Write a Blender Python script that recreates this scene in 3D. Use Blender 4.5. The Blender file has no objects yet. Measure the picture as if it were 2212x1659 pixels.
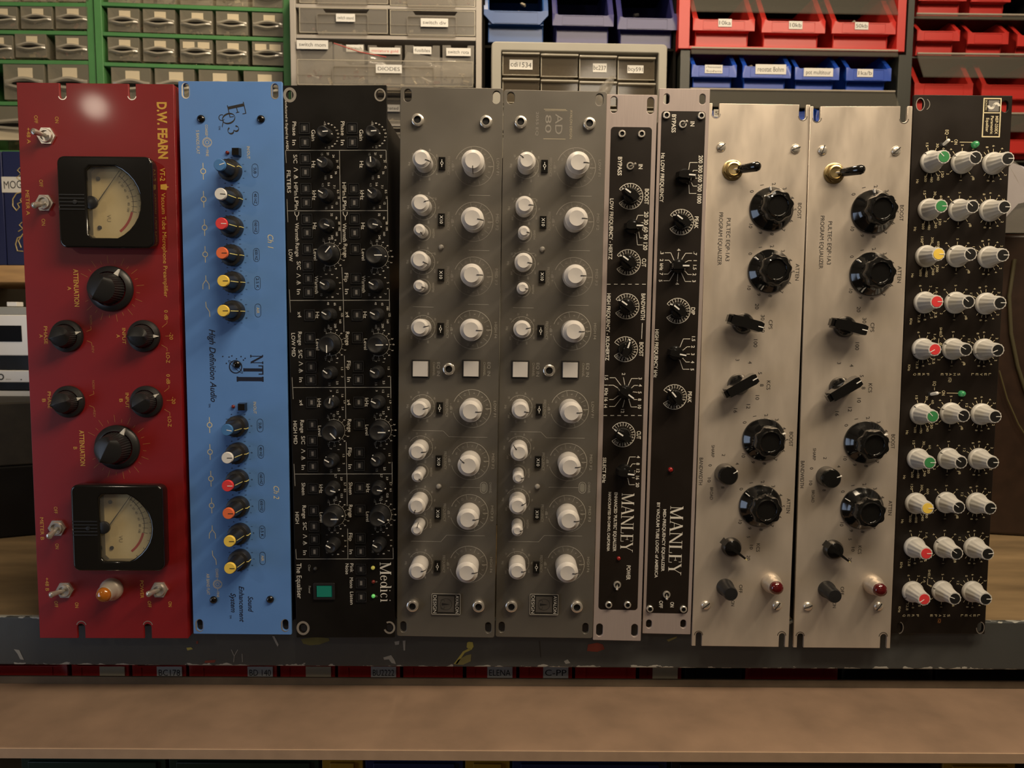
import bpy, math, random
from mathutils import Matrix, Vector
random.seed(7)
SC=bpy.context.scene; COL=SC.collection
R=math.radians; PI=math.pi
# ------------------------------------------------------------ camera
F=1662.0; CX=1106.0; CY=829.5
CAM=Matrix.Translation((0,0,1.35))@Matrix.Rotation(R(90-4.95),4,'X')@Matrix.Rotation(R(.3),4,'Z')
cd=bpy.data.cameras.new('camera'); co=bpy.data.objects.new('camera',cd); COL.objects.link(co)
co.matrix_world=CAM; cd.sensor_width=36; cd.lens=F*36/2212; cd.clip_start=.02; cd.clip_end=50
cd.dof.use_dof=True; cd.dof.focus_distance=.66; cd.dof.aperture_fstop=12
SC.camera=co
def ray(px,py):
    d=CAM.to_3x3()@Vector(((px-CX)/F,(CY-py)/F,-1)); return CAM.translation.copy(),d.normalized()
class Fr:
    """local frame in millimetres: x right, y up, z towards the viewer"""
    def __init__(s,M): s.M=M; s.I=M.inverted(); s.k=.4
    def loc(s,px,py,h=0):
        o,d=ray(px,py); o=s.I@o; d=s.I.to_3x3()@d
        t=(h*.001-o.z)/d.z; q=o+d*t; return q.x*1000,q.y*1000
def panel_frame(p):
    B=Matrix(((1,0,0),(0,0,-1),(0,1,0))).to_4x4()
    return Fr(Matrix.Translation(p[:3])@Matrix.Rotation(p[3],4,'Z')@Matrix.Rotation(p[4],4,'X')@Matrix.Rotation(p[5],4,'Y')@B)
def back_frame(px,py,D,yaw=0):
    o,d=ray(px,py); t=D/d.y; q=o+d*t; c,s=math.cos(R(yaw)),math.sin(R(yaw))
    M=Matrix(((c,0,s,q.x),(s,0,-c,q.y),(0,1,0,q.z),(0,0,0,1))); f=Fr(M); f.k=D*1000/F; return f
# ------------------------------------------------------------ materials
MATS={}
def mat(name,col,rough=.5,metal=0,noise=0,nscale=60,stretch=(1,1,1),bump=0,spec=.5,emit=None,coat=0,alpha=None,rn=0,cr=.08):
    if name in MATS: return MATS[name]
    m=bpy.data.materials.new(name); m.use_nodes=True; nt=m.node_tree; b=nt.nodes['Principled BSDF']
    b.inputs['Base Color'].default_value=(*col,1); b.inputs['Roughness'].default_value=rough; b.inputs['Metallic'].default_value=metal
    b.inputs['Specular IOR Level'].default_value=spec; b.inputs['Coat Weight'].default_value=coat; b.inputs['Coat Roughness'].default_value=cr
    if noise or bump or rn:
        tc=nt.nodes.new('ShaderNodeTexCoord'); mp=nt.nodes.new('ShaderNodeMapping'); mp.inputs['Scale'].default_value=stretch
        nz=nt.nodes.new('ShaderNodeTexNoise'); nz.inputs['Scale'].default_value=nscale; nz.inputs['Detail'].default_value=5
        nt.links.new(tc.outputs['Object'],mp.inputs[0]); nt.links.new(mp.outputs[0],nz.inputs['Vector'])
        if noise:
            cr=nt.nodes.new('ShaderNodeMapRange'); cr.inputs[3].default_value=1-noise; cr.inputs[4].default_value=1+noise
            cr.inputs[1].default_value=.25; cr.inputs[2].default_value=.75
            mx=nt.nodes.new('ShaderNodeVectorMath'); mx.operation='SCALE'; mx.inputs[0].default_value=col
            nt.links.new(nz.outputs[0],cr.inputs[0]); nt.links.new(cr.outputs[0],mx.inputs['Scale']); nt.links.new(mx.outputs[0],b.inputs['Base Color'])
        if rn:
            c2=nt.nodes.new('ShaderNodeMapRange'); c2.inputs[1].default_value=.3; c2.inputs[2].default_value=.7; c2.inputs[3].default_value=max(.02,rough-rn); c2.inputs[4].default_value=rough+rn
            nt.links.new(nz.outputs[0],c2.inputs[0]); nt.links.new(c2.outputs[0],b.inputs['Roughness'])
        if bump:
            bp=nt.nodes.new('ShaderNodeBump'); bp.inputs['Strength'].default_value=bump; bp.inputs['Distance'].default_value=.001
            nt.links.new(nz.outputs[0],bp.inputs['Height']); nt.links.new(bp.outputs[0],b.inputs['Normal'])
    if emit: b.inputs['Emission Color'].default_value=(*emit[:3],1); b.inputs['Emission Strength'].default_value=emit[3]
    if alpha is not None:
        out=nt.nodes['Material Output']; tr=nt.nodes.new('ShaderNodeBsdfTransparent'); tr.inputs[0].default_value=(.9,.88,.84,1)
        ms=nt.nodes.new('ShaderNodeMixShader'); ms.inputs[0].default_value=alpha
        nt.links.new(tr.outputs[0],ms.inputs[1]); nt.links.new(b.outputs[0],ms.inputs[2]); nt.links.new(ms.outputs[0],out.inputs[0])
    MATS[name]=m; return m
K=mat
M_red=K('red enamel',(.22,.007,.009),.42,noise=.06,nscale=30,bump=.04,coat=.09,cr=.075)
M_blue=K('blue paint',(.108,.255,.61),.42,noise=.05,nscale=25,rn=.05)
M_blk=K('black satin paint',(.0065,.0055,.0045),.42,spec=.25,noise=.2,nscale=20,rn=.08)
M_blk2=K('brown black paint',(.013,.0095,.0075),.4,spec=.3,noise=.2,nscale=20,rn=.06)
M_gry=K('grey satin aluminium',(.172,.160,.141),.38,.5,noise=.10,nscale=9,rn=.07)
M_pink=K('brushed aluminium',(.42,.355,.34),.36,.3,noise=.05,nscale=60,stretch=(20,.6,1),rn=.06)
M_alu=K('worn aluminium',(.63,.555,.475),.38,.55,noise=.07,nscale=16,stretch=(3,1,1),rn=.09)
M_chr=K('chrome',(.80,.76,.69),.24,.75)
M_nik=K('nickel',(.62,.58,.52),.3,.75,noise=.1,nscale=200)
M_brass=K('brass',(.55,.43,.22),.3,1)
M_kb=K('black knob plastic',(.014,.014,.015),.38,bump=.05,nscale=400)
M_bak=K('glossy bakelite',(.006,.006,.006),.1,coat=.4)
M_kwhite=K('white satin knob',(.60,.575,.555),.42)
M_kgrey=K('light grey ribbed plastic',(.60,.585,.55),.36)
M_w=K('white print',(.72,.69,.62),.6)
M_dw=K('dull white print',(.34,.33,.30),.6)
M_gold=K('gold print',(.62,.36,.06),.5)
M_dgold=K('thin gold print',(.42,.16,.045),.5)
M_cream=K('cream print',(.70,.62,.40),.6)
M_eng=K('engraved print',(.34,.32,.28),.5)
M_ink=K('black print',(.02,.018,.017),.6)
M_navy=K('dark blue print',(.004,.006,.022),.6)
M_iw=K('indicator white',(.85,.84,.80),.5)
M_yl=K('indicator yellow',(.85,.75,.25),.5)
M_ch=K('chassis steel',(.035,.03,.026),.4,.5,noise=.4,nscale=12)
CAPC={'blue':K('blue cap',(.06,.19,.45),.4),'white':K('white cap',(.72,.71,.69),.4),'red':K('red cap',(.72,.05,.055),.4),
 'orange':K('orange cap',(.80,.17,.06),.4),'yellow':K('yellow cap',(.87,.62,.10),.4),'green':K('green cap',(.045,.25,.085),.4),'black':K('black cap',(.010,.010,.010),.45)}
# ------------------------------------------------------------ mesh builder (mm)
_tc={}
def glyphs(s,weight=0,shear=0,font=None):
    key=(s,weight,shear)
    if key in _tc: return _tc[key]
    c=bpy.data.curves.new('t','FONT'); c.body=s; c.resolution_u=3; c.offset=weight; c.shear=shear
    o=bpy.data.objects.new('t',c); me=bpy.data.meshes.new_from_object(o)
    v=[(p.co.x,p.co.y) for p in me.vertices]; f=[tuple(p.vertices) for p in me.polygons]
    bpy.data.meshes.remove(me); bpy.data.objects.remove(o); bpy.data.curves.remove(c)
    _tc[key]=(v,f); return _tc[key]
_cap=max(p[1] for p in glyphs('H')[0])
SERIF={ # strokes: (x0,y0,x1,y1,width) and arcs ('a',cx,cy,rx,ry,a0,a1,w)
'M':(1.15,[(.13,0,.13,1,.05),(.13,1,.53,0,.17),(.53,0,.93,1,.05),(.95,0,.95,1,.16),(0,.02,.28,.02,0),(0,.98,.2,.98,0),(.78,.02,1.12,.02,0),(.85,.98,1.12,.98,0)]),
'A':(.98,[(.12,0,.47,1,.05),(.47,1,.82,0,.17),(.22,.34,.68,.34,0),(0,.02,.26,.02,0),(.66,.02,.98,.02,0)]),
'N':(1.02,[(.14,0,.14,1,.06),(.14,1,.86,0,.17),(.86,0,.86,1,.06),(0,.02,.28,.02,0),(0,.98,.2,.98,0),(.72,.98,1.0,.98,0)]),
'L':(.78,[(.2,0,.2,1,.16),(.04,.98,.38,.98,0),(.04,.02,.7,.02,0),(.68,0,.7,.24,.04)]),
'E':(.8,[(.2,0,.2,1,.16),(.04,.98,.7,.98,0),(.04,.02,.72,.02,0),(.2,.52,.55,.52,0),(.7,0,.72,.24,.04),(.68,.78,.68,1,.04),(.54,.42,.54,.62,.04)]),
'Y':(.95,[(.12,1,.48,.42,.16),(.84,1,.5,.42,.05),(.48,0,.48,.45,.16),(.3,.02,.66,.02,0),(0,.98,.3,.98,0),(.72,.98,.98,.98,0)]),
'T':(.85,[(.42,0,.42,1,.18),(.02,.97,.82,.97,0),(.04,.76,.04,1,.06),(.8,.76,.8,1,.06),(.26,.02,.58,.02,0)]),
'I':(.42,[(.2,0,.2,1,.18),(.02,.98,.38,.98,0),(.02,.02,.38,.02,0)]),
'Q':(.95,[('a',.45,.5,.4,.48,0,360,.12),(.45,.1,.85,-.15,.1)]),
'3':(.6,[('a',.25,.74,.24,.24,-80,170,.12),('a',.25,.26,.28,.27,-170,85,.12)]),
'e':(.58,[('a',.28,.31,.24,.30,10,320,.10),(.06,.36,.5,.36,0)]),
'd':(.68,[('a',.26,.31,.23,.30,0,360,.10),(.52,0,.52,.98,.11),(.4,.98,.56,.98,0),(.5,.02,.64,.02,0)]),
'i':(.34,[(.16,0,.16,.6,.11),(.04,.02,.3,.02,0),(.04,.6,.2,.6,0),('a',.16,.86,.05,.05,0,360,.09)]),
'c':(.55,[('a',.28,.31,.24,.30,45,315,.11)]),
' ':(.4,[])}
class MB:
    def __init__(s): s.v=[]; s.f=[]; s.mi=[]; s.m=[]
    def mid(s,m):
        if m not in s.m: s.m.append(m)
        return s.m.index(m)
    def add(s,v,f,m,T=None):
        n=len(s.v); i=s.mid(m)
        for p in v:
            p=Vector(p)
            if T is not None: p=T@p
            s.v.append((p.x*.001,p.y*.001,p.z*.001))
        for q in f: s.f.append(tuple(n+a for a in q)); s.mi.append(i)
        return s
    def box(s,x0,x1,y0,y1,z0,z1,m,T=None,tx=0,ty=0):
        v=[(x0,y0,z0),(x1,y0,z0),(x1,y1,z0),(x0,y1,z0),(x0+tx,y0+ty,z1),(x1-tx,y0+ty,z1),(x1-tx,y1-ty,z1),(x0+tx,y1-ty,z1)]
        return s.add(v,[(3,2,1,0),(4,5,6,7),(0,1,5,4),(1,2,6,5),(2,3,7,6),(3,0,4,7)],m,T)
    def prism(s,pts,z0,z1,m,T=None,sc=1,cx=0,cy=0):
        n=len(pts); v=[(x,y,z0) for x,y in pts]+[(cx+(x-cx)*sc,cy+(y-cy)*sc,z1) for x,y in pts]
        f=[tuple(range(n-1,-1,-1)),tuple(range(n,2*n))]+[(i,(i+1)%n,n+(i+1)%n,n+i) for i in range(n)]
        return s.add(v,f,m,T)
    def lathe(s,prof,m,n=28,cx=0,cy=0,z=0,mod=None,T=None,closed=False):
        v=[];f=[]
        for r,h in prof:
            for i in range(n):
                a=2*PI*i/n; rr=r*(mod(a,h) if mod else 1); v.append((cx+rr*math.cos(a),cy+rr*math.sin(a),z+h))
        for j in range(len(prof)-1):
            for i in range(n):
                k=(i+1)%n; f.append((j*n+i,j*n+k,(j+1)*n+k,(j+1)*n+i))
        if prof[-1][0]>.001 and not closed: f.append(tuple((len(prof)-1)*n+i for i in range(n)))
        return s.add(v,f,m,T)
    def poly(s,pts,m,z=.12): return s.add([(x,y,z) for x,y in pts],[tuple(range(len(pts)))],m)
    def line(s,x0,y0,x1,y1,w,m,z=.12):
        dx,dy=x1-x0,y1-y0; L=math.hypot(dx,dy) or 1; nx,ny=-dy/L*w/2,dx/L*w/2
        return s.poly([(x0-nx,y0-ny),(x1-nx,y1-ny),(x1+nx,y1+ny),(x0+nx,y0+ny)],m,z)
    def arc(s,cx,cy,r,a0,a1,w,m,z=.12,n=None,ry=None):
        n=n or max(6,int(abs(a1-a0)/9)); ry=ry or r; v=[];f=[]
        for i in range(n+1):
            a=R(a0+(a1-a0)*i/n); c,q=math.cos(a),math.sin(a)
            v+= [(cx+(r-w/2)*c,cy+(ry-w/2)*q,z),(cx+(r+w/2)*c,cy+(ry+w/2)*q,z)]
        f=[(2*i,2*i+1,2*i+3,2*i+2) for i in range(n)]
        return s.add(v,f,m)
    def text(s,t,x,y,h,m,L=None,ang=-90,z=.12,weight=.0,shear=0,stk=None,T=None):
        """h cap height mm, L length mm; centred at x,y; baseline direction ang"""
        v,f=glyphs(t,weight,shear)
        if not v: return s
        k=h/_cap; x0=min(p[0] for p in v); x1=max(p[0] for p in v); kx=k if L is None else L/(x1-x0)
        c,q=math.cos(R(ang)),math.sin(R(ang)); o=[]
        for a,b in v:
            a=(a-(x0+x1)/2)*kx; b=(b-_cap/2)*k; o.append((x+a*c-b*q,y+a*q+b*c,z))
        return s.add(o,f,m,T)
    def serif(s,t,x,y,h,m,L,ang=-90,z=.12,hs=None,align=0,th=.045,gap=0,wm=1):
        W=sum(SERIF[c][0]+gap for c in t); c_,q_=math.cos(R(ang)),math.sin(R(ang)); k=L/W; off=-W/2
        for n,c in enumerate(t):
            w,st=SERIF[c]; hh=h if hs is None else h*hs[n]
            def tr(a,b,zz=0):
                a=(a+off)*k; b=b*hh-h/2; return (x+a*c_-b*q_,y+a*q_+b*c_,z+zz)
            for i,e in enumerate(st):
                zz=.004*i
                if e[0]=='a':
                    _,cx,cy,rx,ry,a0,a1,ww=e; nn=20; v=[]
                    for j in range(nn+1):
                        a=R(a0+(a1-a0)*j/nn); tk=.3+.7*abs(math.cos(a))
                        v.append(tr(cx+(rx-ww*tk)*math.cos(a),cy+(ry-ww*tk*.8)*math.sin(a),zz)); v.append(tr(cx+rx*math.cos(a),cy+ry*math.sin(a),zz))
                    s.add(v,[(2*j,2*j+1,2*j+3,2*j+2) for j in range(nn)],m)
                else:
                    x0,y0,x1,y1,ww=e; ww*=wm
                    if ww==0: s.add([tr(x0,y0-th/2,zz),tr(x1,y1-th/2,zz),tr(x1,y1+th/2,zz),tr(x0,y0+th/2,zz)],[(0,1,2,3)],m)
                    else: s.add([tr(x0-ww/2,y0,zz),tr(x0+ww/2,y0,zz),tr(x1+ww/2,y1,zz),tr(x1-ww/2,y1,zz)],[(0,1,2,3)],m)
            off+=w+gap
        return s
    def tube(s,pts,rs,m,n=12,T=None):
        pts=[Vector(p) for p in pts]; v=[];f=[]
        if not hasattr(rs,'__len__'): rs=[rs]*len(pts)
        for i,p in enumerate(pts):
            d=(pts[min(i+1,len(pts)-1)]-pts[max(i-1,0)]).normalized()
            u=d.orthogonal().normalized() if i==0 else (u-d*u.dot(d)).normalized(); w=d.cross(u)
            for j in range(n):
                a=2*PI*j/n; v.append(p+(u*math.cos(a)+w*math.sin(a))*rs[i])
        for i in range(len(pts)-1):
            for j in range(n):
                k=(j+1)%n; f.append((i*n+j,i*n+k,(i+1)*n+k,(i+1)*n+j))
        f.append(tuple(range(n-1,-1,-1))); f.append(tuple((len(pts)-1)*n+j for j in range(n)))
        return s.add(v,f,m,T)
    def plate(s,splines,z0,z1,m,bev=0):
        c=bpy.data.curves.new('p','CURVE'); c.dimensions='2D'; c.fill_mode='BOTH'; c.extrude=max(0,(z1-z0)/2-bev); c.bevel_depth=bev; c.bevel_resolution=2; c.offset=-bev
        for sp in splines:
            q=c.splines.new('POLY'); q.points.add(len(sp)-1); q.use_cyclic_u=True
            for i,p in enumerate(sp): q.points[i].co=(p[0],p[1],0,1)
        o=bpy.data.objects.new('p',c); me=bpy.data.meshes.new_from_object(o)
        s.add([(p.co.x,p.co.y,p.co.z+(z0+z1)/2) for p in me.vertices],[tuple(p.vertices) for p in me.polygons],m)
        bpy.data.meshes.remove(me); bpy.data.objects.remove(o); bpy.data.curves.remove(c); return s
    def mesh(s,name,smooth=.7):
        me=bpy.data.meshes.new(name); me.from_pydata(s.v,[],s.f)
        for m in s.m: me.materials.append(m)
        me.polygons.foreach_set('material_index',s.mi)
        if smooth: 
            me.polygons.foreach_set('use_smooth',[True]*len(s.f)); me.set_sharp_from_angle(angle=smooth)
        me.update(); return me
    def obj(s,name,parent=None,label=None,bev=0,smooth=.7,loc=None,rot=0):
        o=bpy.data.objects.new(name,s.mesh(name,smooth)); COL.objects.link(o)
        if parent: o.parent=parent
        if loc: o.location=(loc[0]*.001,loc[1]*.001,(loc[2] if len(loc)>2 else 0)*.001)
        if rot: o.rotation_euler=(0,0,R(rot))
        if label: o['label']=label
        if bev:
            b=o.modifiers.new('bevel','BEVEL'); b.width=bev*.001; b.segments=2; b.limit_method='ANGLE'; b.angle_limit=R(40)
        return o
def thing(name,label,cat,M=None,group=None):
    o=bpy.data.objects.new(name,None); COL.objects.link(o); o.empty_display_size=.02
    if M is not None: o.matrix_world=M
    o['label']=label; o['category']=cat
    if group: o['group']=group
    return o
def tag(o,label,cat,group=None,kind=None):
    if label: o['label']=label
    if cat: o['category']=cat
    if group: o['group']=group
    if kind: o['kind']=kind
    return o
def stadium(cx,cy,w,h,n=8):
    r=w/2; p=[]
    for i in range(n+1): a=PI*i/n; p.append((cx+r*math.cos(a),cy+h/2-r+r*math.sin(a)))
    for i in range(n+1): a=PI+PI*i/n; p.append((cx+r*math.cos(a),cy-h/2+r+r*math.sin(a)))
    return p
def rrect(x0,x1,y0,y1,r,n=5):
    p=[]
    for cx,cy,a0 in ((x1-r,y1-r,0),(x0+r,y1-r,90),(x0+r,y0+r,180),(x1-r,y0+r,270)):
        for i in range(n+1): a=R(a0+90*i/n); p.append((cx+r*math.cos(a),cy+r*math.sin(a)))
    return p
def outline(W,H,top=(),bot=(),r=.6):
    p=[(-W/2,H)]
    for x,w,d in sorted(top):
        p.append((x-w/2,H)); p+= [(x+w/2*math.cos(a),H-d+w/2+w/2*math.sin(a)) for a in [PI+PI*i/8 for i in range(9)]]; p.append((x+w/2,H))
    p.append((W/2,H)); p.append((W/2,0))
    for x,w,d in sorted(bot,reverse=True):
        p.append((x+w/2,0)); p+= [(x+w/2*math.cos(a),d-w/2+w/2*math.sin(a)) for a in [PI*i/8 for i in range(9)]]; p.append((x-w/2,0))
    p.append((-W/2,0)); return p[::-1]
# ------------------------------------------------------------ knob kinds: [(part name, mesh, sub?)]
KN={}
def kn(kind):
    if kind in KN: return KN[kind]
    a=MB(); subs=[]
    if kind in('daka_big','daka_small'):
        q=1 if kind=='daka_big' else .715; n=40
        a.lathe([(19.6*q,0),(19.6*q,1.6),(18.9*q,2.8),(14.8*q,4.3)],M_kb,n,closed=True)
        a.lathe([(13.6*q,4),(12.9*q,8),(11.6*q,16*q+1)],M_kb,144,mod=lambda t,h:1+.022*math.cos(36*t),closed=True)
        zz=16*q+1; v=[];f=[]
        for i in range(n):
            t=2*PI*i/n; v.append((11.7*q*math.cos(t),11.7*q*math.sin(t),zz))
        for i in range(n):
            t=2*PI*i/n; x=max(-10.6*q,min(10.6*q,11.7*q*math.cos(t)*.93)); v.append((x,.35*q*(1 if math.sin(t)>0 else -1),21*q+1.5))
        f=[(i,(i+1)%n,n+(i+1)%n,n+i) for i in range(n)]+[tuple(range(n,2*n))]
        a.add(v,f,M_kb)
        w=MB(); w.prism([(13.6*q,-2.0*q),(19*q,-.3*q),(19*q,.3*q),(13.6*q,2.0*q)],2.6,5.2 if q==1 else 4.6,M_iw)
        subs.append(('pointer_arrow',w))
    elif kind=='pultec_big':
        lob=lambda t,h:1+.055*math.cos(8*t)*(1 if h>8.5 else 0)
        a.lathe([(19.2,0),(19.2,1.2),(18.4,2.2),(15,4.6),(12.4,7.6),(11.4,9)],M_bak,64,closed=True)
        a.lathe([(11.2,8.6),(12.4,9.4),(12.9,12),(12.9,17.6),(12.2,18.8),(9.8,19.1)],M_bak,96,mod=lob,closed=True)
        a.lathe([(10.2,19.0),(9.4,20.0),(8.8,20.0),(8.2,19.2),(7.9,17.8),(0,17.8)],M_bak,40)
        w=MB(); w.prism([(15.2,-.35),(18.7,-.35),(18.7,.35),(15.2,.35)],2.2,6.2,M_iw,sc=1); subs.append(('pointer_line',w))
    elif kind=='pultec_bar':
        a.lathe([(9.4,0),(9.4,3),(8.6,5.5),(6,8)],M_bak,32)
        pts=[(-15.5,-4.4),(11.5,-4.9),(14.8,-3.8),(14.8,3.8),(11.5,4.9),(-15.5,4.4)]
        a.prism(pts,6.5,16.5,M_bak,sc=.93); a.box(-17.6,-15,-3,3,8,14.5,M_bak)
        w=MB(); w.box(9,13.7,-.4,.4,16,16.9,M_iw); subs.append(('pointer_line',w))
    elif kind=='pultec_wing':
        a.lathe([(8.8,0),(8.8,3),(7.2,6.5),(4,8)],M_bak,28)
        a.prism([(-13,-3),(0,-1.6),(14,-1),(14,1),(0,1.6),(-13,3)],6,14,M_bak,sc=.8)
        w=MB(); w.box(10.2,13.6,-.3,.3,12.2,13,M_yl); subs.append(('pointer_line',w))
    elif kind=='pultec_small':
        a.lathe([(9.3,0),(9.3,1),(9,9),(8.6,11.5),(7.6,12.6),(0,12.8)],M_bak,32)
        w=MB(); w.box(4.6,9.1,-.3,.3,9,13,M_iw); subs.append(('pointer_line',w))
    elif kind=='pultec_switch':
        a.lathe([(7.8,0),(7.6,3),(6.6,4.5),(6.3,18),(5.6,19.2),(0,19.4)],M_kb,28)
    elif kind in('avalon_L','avalon_M','avalon_S'):
        r,h,c=dict(avalon_L=(9.5,24,3),avalon_M=(7.5,24,2.2),avalon_S=(4.9,24,1.8))[kind]
        a.lathe([(r,0),(r,h-c),(r-.35,h-c+.1)],M_kwhite,40,closed=True); a.lathe([(r-.35,h-c+.1),(r-c,h-.4),(r-c-.15,h-.15)],M_kwhite,40,closed=True); a.lathe([(r-c-.15,h-.15),(r-c-.5,h-.2),(0,h-.35)],M_kwhite,40)
        w=MB(); w.box(r*.45,r-c,-.3,.3,h-.5,h+.15,M_ink)
        w.add([(r-c,-.3,h+.1),(r-c,.3,h+.1),(r+.12,.3,h-c-.2),(r+.12,-.3,h-c-.2),(r+.12,.3,h-c-5),(r+.12,-.3,h-c-5)],[(0,3,2,1),(3,5,4,2)],M_ink); subs.append(('pointer_line',w))
    elif kind in('medici_S','medici_L'):
        r,rs,h=(5.1,6.2,14) if kind=='medici_S' else (7.4,9,15)
        a.lathe([(rs,0),(rs,1.5),(rs-.6,3),(r+.3,4),(r,h-1),(r-.8,h),(r-1.6,h),(r-2,h-.3),(0,h-.3)],M_kb,28)
        w=MB(); w.box(.2 if kind=='medici_S' else .5,r-.4,-.42,.42,h-.6,h+.15,M_iw); w.box(r-.3,rs,-.35,.35,3,4.4,M_iw); subs.append(('pointer_line',w))
    elif kind.startswith('nti'):
        fl=lambda t,h:1+(.02*math.cos(20*t) if 1<h<23 else 0)
        a.lathe([(9.3,0),(9.3,6.5),(8.8,7.6),(6.6,8.2),(6.2,9),(5.4,22.5),(5.2,24.5)],M_kb,40,mod=fl)
        w=MB(); w.lathe([(4.9,24.2),(4.9,26.4),(4.5,27),(0,27)],CAPC[kind[3:]],28); w.box(0,4.4,-.3,.3,26.8,27.15,M_ink if kind[3:] in('white','orange','yellow') else M_iw)
        subs.append(('knob_cap',w))
        w=MB(); w.add([(5.45,-.3,24),(5.45,.3,24),(6.5,.3,9),(6.5,-.3,9)],[(0,3,2,1)],M_yl); w.box(6.4,9.5,-.3,.3,7,7.9,M_yl); w.box(9.2,9.6,-.3,.3,1,7.5,M_yl); subs.append(('pointer_line',w))
    elif kind in('manley','manley_blue'):
        a.lathe([(6.6,0),(6.6,4),(5.8,5.5),(4,6)],M_bak,28)
        a.prism([(-8,-2.6),(-5,-3.4),(7,-3.0),(9.2,-1.2),(9.2,1.2),(7,3.0),(-5,3.4),(-8,2.6)],4,13.5,M_bak,sc=.82)
        w=MB(); w.box(1.6,7.2,-.6,.6,13.2,13.9,M_iw); w.add([(7.35,-.6,13.6),(7.35,.6,13.6),(9.45,.6,4.5),(9.45,-.6,4.5)],[(0,3,2,1)],M_iw); subs.append(('pointer_line',w))
    elif kind.startswith('spg'):
        fl=lambda t,h:1+(.035*math.cos(12*t) if h>4 else 0)
        a.lathe([(9.7,0),(9.7,1.8),(9.2,2.8),(8,3.4)],M_kgrey,36,closed=True)
        a.lathe([(8.2,3.3),(7.9,5),(6.2,13),(5.8,18.5),(5.55,20.3),(4.6,20.4)],M_kgrey,60,mod=fl)
        a.box(8,9.9,-.2,.2,1.6,3.3,M_ink)
        w=MB(); w.lathe([(4.6,19.8),(4.55,20.7),(0,20.8)],CAPC[kind[3:]],28); w.box(.4,4.9,-.28,.28,20.4,21,M_iw); subs.append(('knob_cap',w))
    KN[kind]=(a.mesh('knob'),[(n,w.mesh(n)) for n,w in subs]); return KN[kind]
HT=dict(daka_big=20,daka_small=15,pultec_big=19,pultec_bar=16,pultec_wing=13,pultec_small=12.5,pultec_switch=19,avalon_L=24,avalon_M=24,avalon_S=24,medici_S=14,medici_L=15,manley=13,manley_blue=13)
def knob(P,px,py,kind,ang=0,base=False,label=None,name='knob'):
    h=0 if base else HT.get(kind,27 if kind.startswith('nti') else 20.5)
    x,y=P.loc(px,py,h); me,subs=kn(kind)
    o=bpy.data.objects.new(name,me); COL.objects.link(o); o.parent=P.root; o.location=(x*.001,y*.001,.0002); o.rotation_euler=(0,0,R(ang))
    if label: o['label']=label
    for n,m in subs:
        c=bpy.data.objects.new(n,m); COL.objects.link(c); c.parent=o
    return x,y
def part(P,name,mesh,x,y,rot=0,label=None,parent=None,z=0):
    o=bpy.data.objects.new(name,mesh); COL.objects.link(o); o.parent=parent or P.root; o.location=(x*.001,y*.001,z*.001); o.rotation_euler=(0,0,R(rot))
    if label: o['label']=label
    return o
_mc={}
def cached(key,fn):
    if key not in _mc: _mc[key]=fn().mesh(key)
    return _mc[key]
def hexring(ro,ri,h,m,dome=.6):
    b=MB(); hx=[(ro*math.cos(R(60*i)),ro*math.sin(R(60*i))) for i in range(6)]
    b.prism(hx,0,h*.55,m); b.lathe([(ri+1.6,h*.5),(ri+1.6,h*.8),(ri+1.1,h),(ri,h),(ri,h*.4),(0,h*.4)],m,24); return b
def toggle(P,px,py,tx,ty,big=False,mini=False,white=False):
    x,y=P.loc(px,py,2)
    if white: me=cached('slot_plate',lambda:MB().plate([rrect(-3,3,-1.8,1.8,.8)],0,.4,M_kb)); h=9; rr=(1,1)
    elif mini: me=cached('toggle_nut',lambda:MB().lathe([(3.5,0),(3.5,1),(3.1,1.9),(2.2,1.9),(2.1,.7)],M_chr,20,closed=True).lathe([(2.2,.75),(0,.75)],M_ink,16)); h=8; rr=(.55,1.15)
    elif big: me=cached('brass_nut',lambda:MB().lathe([(9,0),(9,.9),(8.6,1.1)],M_brass,32).prism([(8*math.cos(R(60*i+10)),8*math.sin(R(60*i+10))) for i in range(6)],1,3.4,M_brass).lathe([(6.6,3),(6.4,5.2),(5.2,5.6),(4.6,4.4),(0,4.2)],M_brass,28)); h=20; rr=(3.1,3.9)
    else: me=cached('steel_nut',lambda:hexring(7.6,4.2,4,M_nik)); h=15; rr=(1.7,2.7)
    o=part(P,'toggle_switch',me,x,y)
    qx,qy=P.loc(tx,ty,h); v=Vector((qx-x,qy-y,h)); b=MB()
    if big:
        b.tube([(0,0,3),v*.32],1.2,M_nik,10); b.tube([v*.26,v*.32,v*.9,v*.98,v*1.03],[2.8,3.9,4.4,3.6,1.6],M_bak,18)
    elif white: b.tube([(0,0,0),v*.8,v*.95,v],[1.3,1.5,1.3,.6],M_iw,12)
    else: b.tube([(0,0,1),v*.3,v*.85,v*.96,v*1.03],[rr[0]*.9,rr[0],rr[1],rr[1]*.95,rr[1]*.4],M_nik if not mini else M_chr,14)
    part(P,'lever',b.mesh('lever'),0,0,parent=o,label='black sleeved lever' if big else None)
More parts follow.
